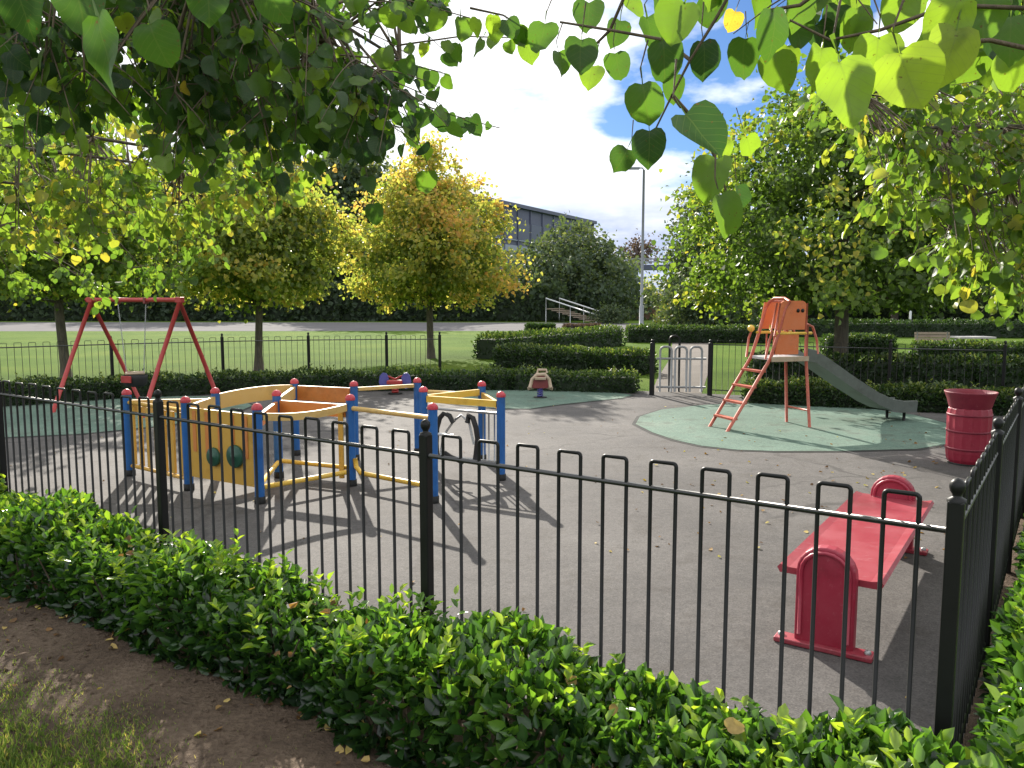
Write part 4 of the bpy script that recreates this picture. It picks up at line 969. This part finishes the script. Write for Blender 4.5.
# --- spring riders
def spring(m, c, r, z0, z1, turns=5):
    n = turns * 10; m.tube([c + Vector((r * math.cos(i * .6283), r * math.sin(i * .6283), z0 + (z1 - z0) * i / n)) for i in range(n + 1)], .014, 6)
r1 = gpt(396, 13.55)
sp = thing('spring_rider', 'blue and red spring rider in front of the far hedge', 'spring rider', tuple(r1))
m = MB(); spring(m, r1, .05, .02, .20); m.build('spring', M['swing_red'], sp)
m = MB(); m.box(r1 + UP * .21, (.13, .10, .03), (1, 0, 0), (0, 1, 0), UP, .01); m.build('seat', M['swing_red'], sp)
wing = [(0, .10), (.07, .03), (.14, .06), (.165, .15), (.15, .25), (.10, .31), (.04, .30), (0, .24)]
for s in (-1, 1):
    m = MB(); m.prism([(s * (u + .11), v + .06) for u, v in wing][::s], .035, r1, (1, 0, 0), UP, (0, 1, 0)); m.build('side_panel', M['purple_blue'], sp)
m = MB(); m.tube([r1 + Vector((-.13, 0, .31)), r1 + Vector((0, 0, .26)), r1 + Vector((.13, 0, .32))], .016, 7); m.build('handle_bar', M['swing_red'], sp)
m = MB(); m.lathe(r1, [(.12, .013), (.12, .024), (.001, .025)], 18); m.build('base_plate', M['black'], sp)
r2 = gpt(540, 13.0)
sp = thing('spring_rider', 'cream and maroon spring rider beside the far hedge', 'spring rider', tuple(r2))
def V8(p): return Vector((p[0] * .88, p[1], p[2] * .83))
m = MB(); spring(m, r2, .04, .02, .20); m.build('spring', M['purple_blue'], sp)
m = MB(); m.prism([(-.12, .17), (.12, .17), (.14, .25), (.13, .34), (.09, .41), (-.07, .41), (-.12, .35), (-.15, .25)], .12, r2, (1, 0, 0), UP, (0, 1, 0)); m.build('body', M['maroon'], sp)
m = MB(); m.tube([r2 + V8((-.19, -.05, .22)), r2 + V8((-.15, -.05, .38)), r2 + V8((-.06, -.05, .47)), r2 + V8((.08, -.05, .48)), r2 + V8((.16, -.05, .38)), r2 + V8((.19, -.05, .22))], .030, 8); m.build('arch', M['cream'], sp)
m = MB(); m.box(r2 + V8((0, -.06, .40)), (.09, .05, .022), (1, 0, 0), (0, 1, 0), UP, .008); m.build('seat', M['cream'], sp)
for s in (-1, 1):
    m = MB(); m.tube([r2 + V8((s * .12, 0, .22)), r2 + V8((s * .23, -.03, .19))], .028, 8); m.build('foot_rest', M['cream'], sp)
m = MB(); m.tube([r2 + V8((-.05, .02, .50)), r2 + V8((-.04, .02, .56)), r2 + V8((.11, .02, .56)), r2 + V8((.12, .02, .50))], .022, 7); m.build('handle_bar', M['cream'], sp)
m = MB(); m.lathe(r2, [(.11, .013), (.11, .024), (.001, .025)], 18); m.build('base_plate', M['black'], sp)

# ------------------------------------------------------------------ BACKGROUND BUILT THINGS
# building
b0 = Vector((-10.0, 73, 0)); b1 = Vector((11.2, 112, 0)); bd = (b1 - b0).normalized(); bnr = Vector((bd.y, -bd.x, 0)); BLn = (b1 - b0).length
bt = thing('office_building', 'long slate blue flat roofed building behind the trees', 'building', tuple(b0))
HT = 12.0
m = MB(); m.box((b0 + b1) / 2 - bnr * 8 + UP * HT / 2, (BLn / 2, 8, HT / 2), bd, bnr, UP); m.build('wall', M['cladding'], bt)
m = MB(); m.box((b0 + b1) / 2 - bnr * 8 + UP * (HT + .2), (BLn / 2 + .4, 8.4, .2), bd, bnr, UP); m.build('roof', M['cladding'], bt)
for s, (z, h) in enumerate(((2.2, 1.0), (5.6, 1.0), (9.0, 1.0))):
    for i in range(14):
        c = b0 + bd * (BLn * (i + .5) / 14) + bnr * .03 + UP * (z + .4)
        m = MB(); m.box(c, (BLn / 28 - .25, .05, h), bd, bnr, UP); wf = m.build('window', M['glass_dark'], bt)
        m = MB(); m.box(c + bnr * .07 - UP * (h + .06), (BLn / 28 - .2, .06, .05), bd, bnr, UP); m.build('sill', M['cladding_light'], wf)
for z in (3.9, 7.3):
    m = MB(); m.box((b0 + b1) / 2 + bnr * .04 + UP * (z + .1), (BLn / 2, .04, .35), bd, bnr, UP); m.build('cladding_band', M['cladding_light'], bt)
m = MB()
for i in range(15): m.box(b0 + bd * (BLn * i / 14 * .996 + .12) + bnr * .06 + UP * HT / 2, (.10, .06, HT / 2 - .05), bd, bnr, UP)
m.build('mullion', M['cladding'], bt)
# footbridge
fb = thing('footbridge', 'dark footbridge deck crossing behind the lamp column', 'bridge', (23, 128, 0))
m = MB(); m.box((23, 128, 6.7), (14, 1.6, .38)); m.build('deck', M['cladding'], fb)
for y in (126.5, 129.5):
    m = MB()
    for z in (7.6, 8.05): m.tube([(9.2, y, z), (36.8, y, z)], .06, 5)
    for i in range(15): m.tube([(9.4 + i * 1.94, y, 7.08), (9.4 + i * 1.94, y, 8.05)], .05, 5)
    m.build('parapet', M['lamp_grey'], fb)
for x in (19.2, 30):
    m = MB(); m.box((x, 128, 3.15), (.75, .6, 3.15)); m.build('pier', M['cladding_light'], fb)
# lamp column
lp = gpt(641, 50); lp = Vector(((641 - 512) / 800 * 50, 50, 0))
lt = thing('lamp_column', 'tall grey lamp column with a short arm against the sky', 'street lamp', tuple(lp))
m = MB(); m.tube([lp, lp + UP * 1.2, lp + UP * 1.25, lp + UP * 9.5], [.14, .14, .095, .07], 10); m.build('column', M['lamp_grey'], lt)
m = MB(); m.tube([lp + UP * 9.5, lp + UP * 9.62 + Vector((-.1, 0, 0)), lp + UP * 9.62 + Vector((-.35, 0, 0))], .045, 8); m.build('arm', M['lamp_grey'], lt)
m = MB(); m.box(lp + UP * 9.6 + Vector((-.62, 0, 0)), (.36, .15, .07), (1, 0, 0), (0, 1, 0), UP, .04); m.build('lantern', M['lamp_grey'], lt)
# stairs with handrails
s0 = P(546, 306, 58); s1 = P(596, 323, 54.5)
sd = (s1 - s0); ln = Vector((sd.x, sd.y, 0)).length; hd = Vector((sd.x, sd.y, 0)).normalized(); hn = Vector((-hd.y, hd.x, 0))
stt = thing('stairs', 'outdoor stairs with two pale handrails beside the dark trees', 'stairs', tuple(Vector((s0.x, s0.y, 0))))
nst = 9; zt = s0.z - .15; sb = Vector((s0.x, s0.y, 0))
for i in range(nst):
    m = MB(); m.box(sb + hd * (ln * (i + .5) / nst) + hn * .7 + UP * max(.05, zt * (1 - (i + .5) / nst)), (ln / nst / 2 + .02, .66, .03), hd, hn, UP); m.build('tread', M['wood'], stt)
for o_ in (0, 1.4):
    m = MB(); a = s0 + hn * o_; b = s1 + hn * o_; m.tube([a + UP * .55, b + UP * .55], .05, 6)
    for q in (a, b, a.lerp(b, .5)): m.tube([Vector((q.x, q.y, 0)), q + UP * .55], .03, 5)
    m.build('handrail', M['pale_metal'], stt)
# low brick wall and white car far off
m = MB(); m.box((14.8, 66, .5), (5.2, .2, .5), (1, 0, 0), (0, 1, 0), UP, .03); m.box((14.8, 66, 1.04), (5.3, .27, .04)); tag(m.build('low_wall', M['brick'], None, (14.8, 66, 0)), 'low brown brick wall beyond the path near the lamp column', 'wall')
cc = Vector((11.6, 80, 0)); ct = thing('parked_car', 'white car parked far off behind the lamp column', 'car', tuple(cc))
m = MB(); m.prism([(-2.1, .35), (2.1, .35), (2.15, .8), (1.5, .95), (.9, 1.45), (-.9, 1.5), (-1.7, 1.0), (-2.15, .9)], 1.65, cc, (1, 0, 0), UP, (0, 1, 0)); bo = m.build('body', M['white'], ct)
m = MB(); m.prism([(-1.5, 1.0), (1.3, .98), (.82, 1.38), (-.85, 1.42)], 1.66, cc, (1, 0, 0), UP, (0, 1, 0)); m.build('window', M['glass_dark'], ct)
for x in (-1.3, 1.3):
    for y in (-.75, .75):
        m = MB(); m.lathe(cc + Vector((x, y - .1, .33)), [(.001, 0), (.33, 0), (.33, .2), (.001, .2)], 16, (0, 1, 0)); m.build('wheel', M['rubber'], ct)
# picnic table, bench, pale posts at far right
pt = P(972, 338, 25); pt = Vector((pt.x, pt.y, 0)); tt = thing('picnic_table', 'pale topped picnic table in the shade at far right', 'table', tuple(pt))
m = MB(); m.box(pt + UP * .44, (.55, .35, .025)); m.build('table_top', M['concrete'], tt)
for s in (-1, 1):
    m = MB(); m.box(pt + Vector((0, s * .55, .27)), (.55, .12, .02)); m.build('seat', M['wood'], tt)
    m = MB(); m.tube([pt + Vector((s * .4, -.5, 0)), pt + Vector((s * .4, -.1, .41))], .03, 6); m.build('leg', M['wood'], tt)
    m = MB(); m.tube([pt + Vector((s * .4, .5, 0)), pt + Vector((s * .4, .1, .41))], .03, 6); m.build('leg', M['wood'], tt)
be = P(936, 352, 23.6); be = Vector((be.x, be.y, 0)); tb_ = thing('park_bench', 'grey slatted bench left of the pale topped table', 'bench', tuple(be))
m = MB()
for i in range(4): m.box(be + Vector((0, -.18 + i * .11, .34)), (.52, .045, .015))
m.build('seat', M['wood'], tb_)
m = MB()
for i in range(3): m.box(be + Vector((0, .24 + i * .015, .43 + i * .09)), (.52, .012, .035))
m.build('backrest', M['wood'], tb_)
for x in (-.45, .45):
    m = MB(); m.tube([be + Vector((x, -.2, 0)), be + Vector((x, -.2, .32))], .025, 6); m.build('leg', M['lamp_grey'], tb_)
    m = MB(); m.tube([be + Vector((x, .2, 0)), be + Vector((x, .28, .66))], .025, 6); m.build('leg', M['lamp_grey'], tb_)
pv = 'pale posts on the far right lawn'
for (x, y0, y1, d, lab, nm) in ((909, 303, 336, 35, 'taller pale post left of the grey bench', 'sign_post'), (954, 339, 361, 21, 'short pale bollard between the bench and the table', 'bollard')):
    a = G(x, y1); a = Vector(((x - 512) / 800 * d, d, 0)); hz = 1.6 - (y0 - 300) * d / 800
    m = MB(); m.lathe(a, [(.05, 0), (.05, hz - .04), (.035, hz - .005), (.001, hz)], 10); tag(m.build(nm, M['pale_metal'], None, tuple(a)), lab, 'post')

# ------------------------------------------------------------------ GROUND COVER
# grass blades close to the camera
k = 170000; lv = Leaves()
X = RNG.uniform(-3.4, .2, k); Y = RNG.uniform(1.5, 4.4, k)
dist = (X - FC.x) * FN.x + (Y - FC.y) * FN.y
lim = 1.00 + .07 * np.sin(X * 5.1) + .06 * np.sin(X * 11.7 + Y * 3)
patch = .5 + .5 * np.sin(X * 6.3 + 1.2 * np.sin(Y * 5)) * np.sin(Y * 7.1 + X * 2)
keep = (dist > lim - RNG.exponential(.09, k)) & (dist < 2.3) & (RNG.uniform(0, 1, k) < .16 + .45 * np.clip((dist - lim) / .30, 0, 1) + .39 * patch * np.clip((dist - lim) / .1, 0, 1))
X = X[keep]; Y = Y[keep]; k = len(X)
ax = np.stack([RNG.normal(0, .45, k), RNG.normal(0, .45, k), np.ones(k)], 1); nr = rnd_dirs(k)
class_t = TEMPL['diamond']; TEMPL['blade'] = (np.array([(-.07, 0, 0), (.07, 0, 0), (.055, .55, .08), (0, 1, .28), (-.055, .55, .08)]), [(0, 1, 2, 3, 4)])
lv.add(np.stack([X, Y, np.zeros(k)], 1), ax, nr, RNG.uniform(.010, .026, k) * (1 + .9 * np.clip((dist[keep] - lim[keep] - .1) / .3, 0, 1)), np.clip(RNG.uniform(.1, 1.0, k) - .25 * np.clip((dist[keep] - lim[keep]) / .3, 0, 1), 0, 1))
tag(lv.build('grass', M['grass_blade'], 'blade'), 'short worn grass in the lower left corner', 'grass', kind='stuff')
# crumbs of earth, small stones and bits of twig on the bare soil
cm_ = MB()
for _ in range(1500):
    q = FC + FD * random.uniform(-.3, 7) + FN * random.uniform(.42, 1.35); r_ = random.choice((.003, .004, .005, .007, .011)) * random.uniform(.7, 1.3)
    if q.y < 1.5: continue
    cm_.add([q + Vector((r_ * x * random.uniform(.7, 1.5), r_ * y * random.uniform(.7, 1.5), .004 + r_ * (z * .7 + .4))) for x, y, z in ((1, 0, 0), (-1, 0, 0), (0, 1, 0), (0, -1, 0), (0, 0, 1), (0, 0, -1))],
            [(0, 2, 4), (2, 1, 4), (1, 3, 4), (3, 0, 4), (2, 0, 5), (1, 2, 5), (3, 1, 5), (0, 3, 5)])
tag(cm_.build('soil_crumbs', M['soil'], None), 'crumbs of earth and grit on the bare soil strip', 'soil', kind='stuff')
tw_ = MB()
for _ in range(110):
    q = FC + FD * random.uniform(-.2, 6) + FN * random.uniform(.4, 1.5) + UP * .009; a_ = random.uniform(0, 6.28); l_ = random.uniform(.02, .10)
    tw_.tube([q, q + Vector((math.cos(a_) * l_ * .5, math.sin(a_) * l_ * .5, .004)), q + Vector((math.cos(a_ + .3) * l_, math.sin(a_ + .3) * l_, 0))], [.0022, .002, .0013], 4, False)
tag(tw_.build('twig_litter', M['twig'], None), 'thin broken twigs lying on the bare soil strip', 'twigs', kind='stuff')
# leaf litter on soil, grass and asphalt
lv = Leaves()
def scatter(n, fn, size):
    pts = []
    while len(pts) < n:
        p = fn()
        if p is not None: pts.append(p)
    p = np.array(pts); kk = len(p); p[:, 2] += .008 + RNG.uniform(0, .008, kk)
    a = np.stack([RNG.normal(size=kk), RNG.normal(size=kk), RNG.normal(0, .12, kk)], 1); nn = np.stack([RNG.normal(0, .3, kk), RNG.normal(0, .3, kk), np.ones(kk)], 1)
    lv.add(p, a, nn, size * RNG.uniform(.5, 1.2, kk), RNG.uniform(0, 1, kk))
scatter(240, lambda: tuple(FC + FD * random.uniform(0, 8) + FN * (.50 + abs(random.gauss(0, .13)))), .036)
scatter(45, lambda: tuple(FC + FD * random.uniform(0, 6) + FN * random.uniform(.7, 1.7)), .035)
scatter(150, lambda: tuple(FC + FD * random.uniform(.1, 9) - FN * random.uniform(.1, 9)), .026)
scatter(120, lambda: tuple(G(random.uniform(640, 960), random.uniform(400, 560))), .035)
tag(lv.build('leaf_litter', M['leaf_dead'], 'round'), 'dry fallen leaves scattered over soil and asphalt', 'leaf litter', kind='stuff')
for (x, y, z, s, lab) in ((727, 728, .36, .058, 'dry yellow leaf lying on top of the front hedge'), (930, 750, .35, .05, 'small yellow leaf on the hedge by the corner post')):
    l1 = Leaves(); q = G(x, y, z); l1.add(np.array([q]), np.array((1, .25, .15)), np.array((0, -.6, 1)), s, .95)
    tag(l1.build('fallen_leaf', M['leaf_dead'], 'heart', None, tuple(q)), lab, 'leaf')

# ------------------------------------------------------------------ LIGHT
w = bpy.data.worlds.new('World'); sc.world = w; w.use_nodes = True
nt = w.node_tree; bgd = nt.nodes['Background']
sky = nt.nodes.new('ShaderNodeTexSky'); sky.sky_type = 'NISHITA'; sky.sun_disc = False
sky.sun_elevation = SUN_EL; sky.sun_rotation = math.atan2(SUN_AZ.x, SUN_AZ.y); sky.air_density = 1.0; sky.dust_density = .3; sky.ozone_density = 2.0
tc = nt.nodes.new('ShaderNodeTexCoord'); sx = nt.nodes.new('ShaderNodeSeparateXYZ'); nt.links.new(tc.outputs['Generated'], sx.inputs[0])
zc = math_n(nt, 'ADD', math_n(nt, 'MAXIMUM', sx.outputs[2], 0.0), .22)
cb = nt.nodes.new('ShaderNodeCombineXYZ'); nt.links.new(math_n(nt, 'DIVIDE', sx.outputs[0], zc), cb.inputs[0]); nt.links.new(math_n(nt, 'DIVIDE', sx.outputs[1], zc), cb.inputs[1])
mp = nt.nodes.new('ShaderNodeMapping'); mp.inputs['Location'].default_value = (3.1, 1.7, 0); nt.links.new(cb.outputs[0], mp.inputs[0])
nz = noise(nt, 2.2, 7, .56, vec=mp.outputs[0])
# a break in the clouds to the right of the sun
gd = ray(738, 66).normalized(); dt = nt.nodes.new('ShaderNodeVectorMath'); dt.operation = 'DOT_PRODUCT'; nt.links.new(tc.outputs['Generated'], dt.inputs[0]); dt.inputs[1].default_value = tuple(gd)
mr = nt.nodes.new('ShaderNodeMapRange'); mr.interpolation_type = 'SMOOTHSTEP'; nt.links.new(dt.outputs['Value'], mr.inputs[0])
mr.inputs[1].default_value = math.cos(R(11)); mr.inputs[2].default_value = math.cos(R(2)); mr.inputs[3].default_value = .16; mr.inputs[4].default_value = -.10
cr = ramp(nt, [(.44, (0, 0, 0)), (.60, (1, 1, 1))]); nt.links.new(math_n(nt, 'ADD', nz.outputs[0], mr.outputs[0]), cr.inputs[0])
nz2 = noise(nt, 4.5, 5, .55, vec=mp.outputs[0])
low = nt.nodes.new('ShaderNodeMapRange'); low.interpolation_type = 'SMOOTHSTEP'; nt.links.new(sx.outputs[2], low.inputs[0]); low.inputs[1].default_value = .20; low.inputs[2].default_value = .06; low.inputs[3].default_value = 0; low.inputs[4].default_value = 1
cdark = math_n(nt, 'MULTIPLY', low.outputs[0], math_n(nt, 'SUBTRACT', 1.25, math_n(nt, 'MULTIPLY', nz2.outputs[0], 1.1)))
cc2 = ramp(nt, [(.0, (13., 13.2, 13.5)), (.75, (5.2, 6.0, 8.0))]); nt.links.new(cdark, cc2.inputs[0])
blue = mixc(nt, sky.outputs[0], (.50, .70, 1.0), 1.0, 'MULTIPLY')
col = mixc(nt, blue, cc2.outputs[0], cr.outputs[0])
nt.links.new(col, bgd.inputs['Color']); bgd.inputs['Strength'].default_value = .062
sl_ = bpy.data.lights.new('sun', 'SUN'); sl_.energy = 5.0; sl_.angle = R(.55); sl_.color = (1, .93, .82)
so = bpy.data.objects.new('sun', sl_); C.objects.link(so); so.rotation_euler = SUN.to_track_quat('Z', 'Y').to_euler(); so.location = (0, 0, 30)

sc.view_settings.view_transform = 'Standard'; sc.view_settings.look = 'None'; sc.view_settings.gamma = 1; sc.view_settings.exposure = .92
sc.view_settings.use_curve_mapping = False
sc.render.engine = 'CYCLES'; sc.cycles.max_bounces = 6; sc.cycles.diffuse_bounces = 3; sc.cycles.transmission_bounces = 4
for o in bpy.data.objects:
    if '_base' in o: del o['_base']
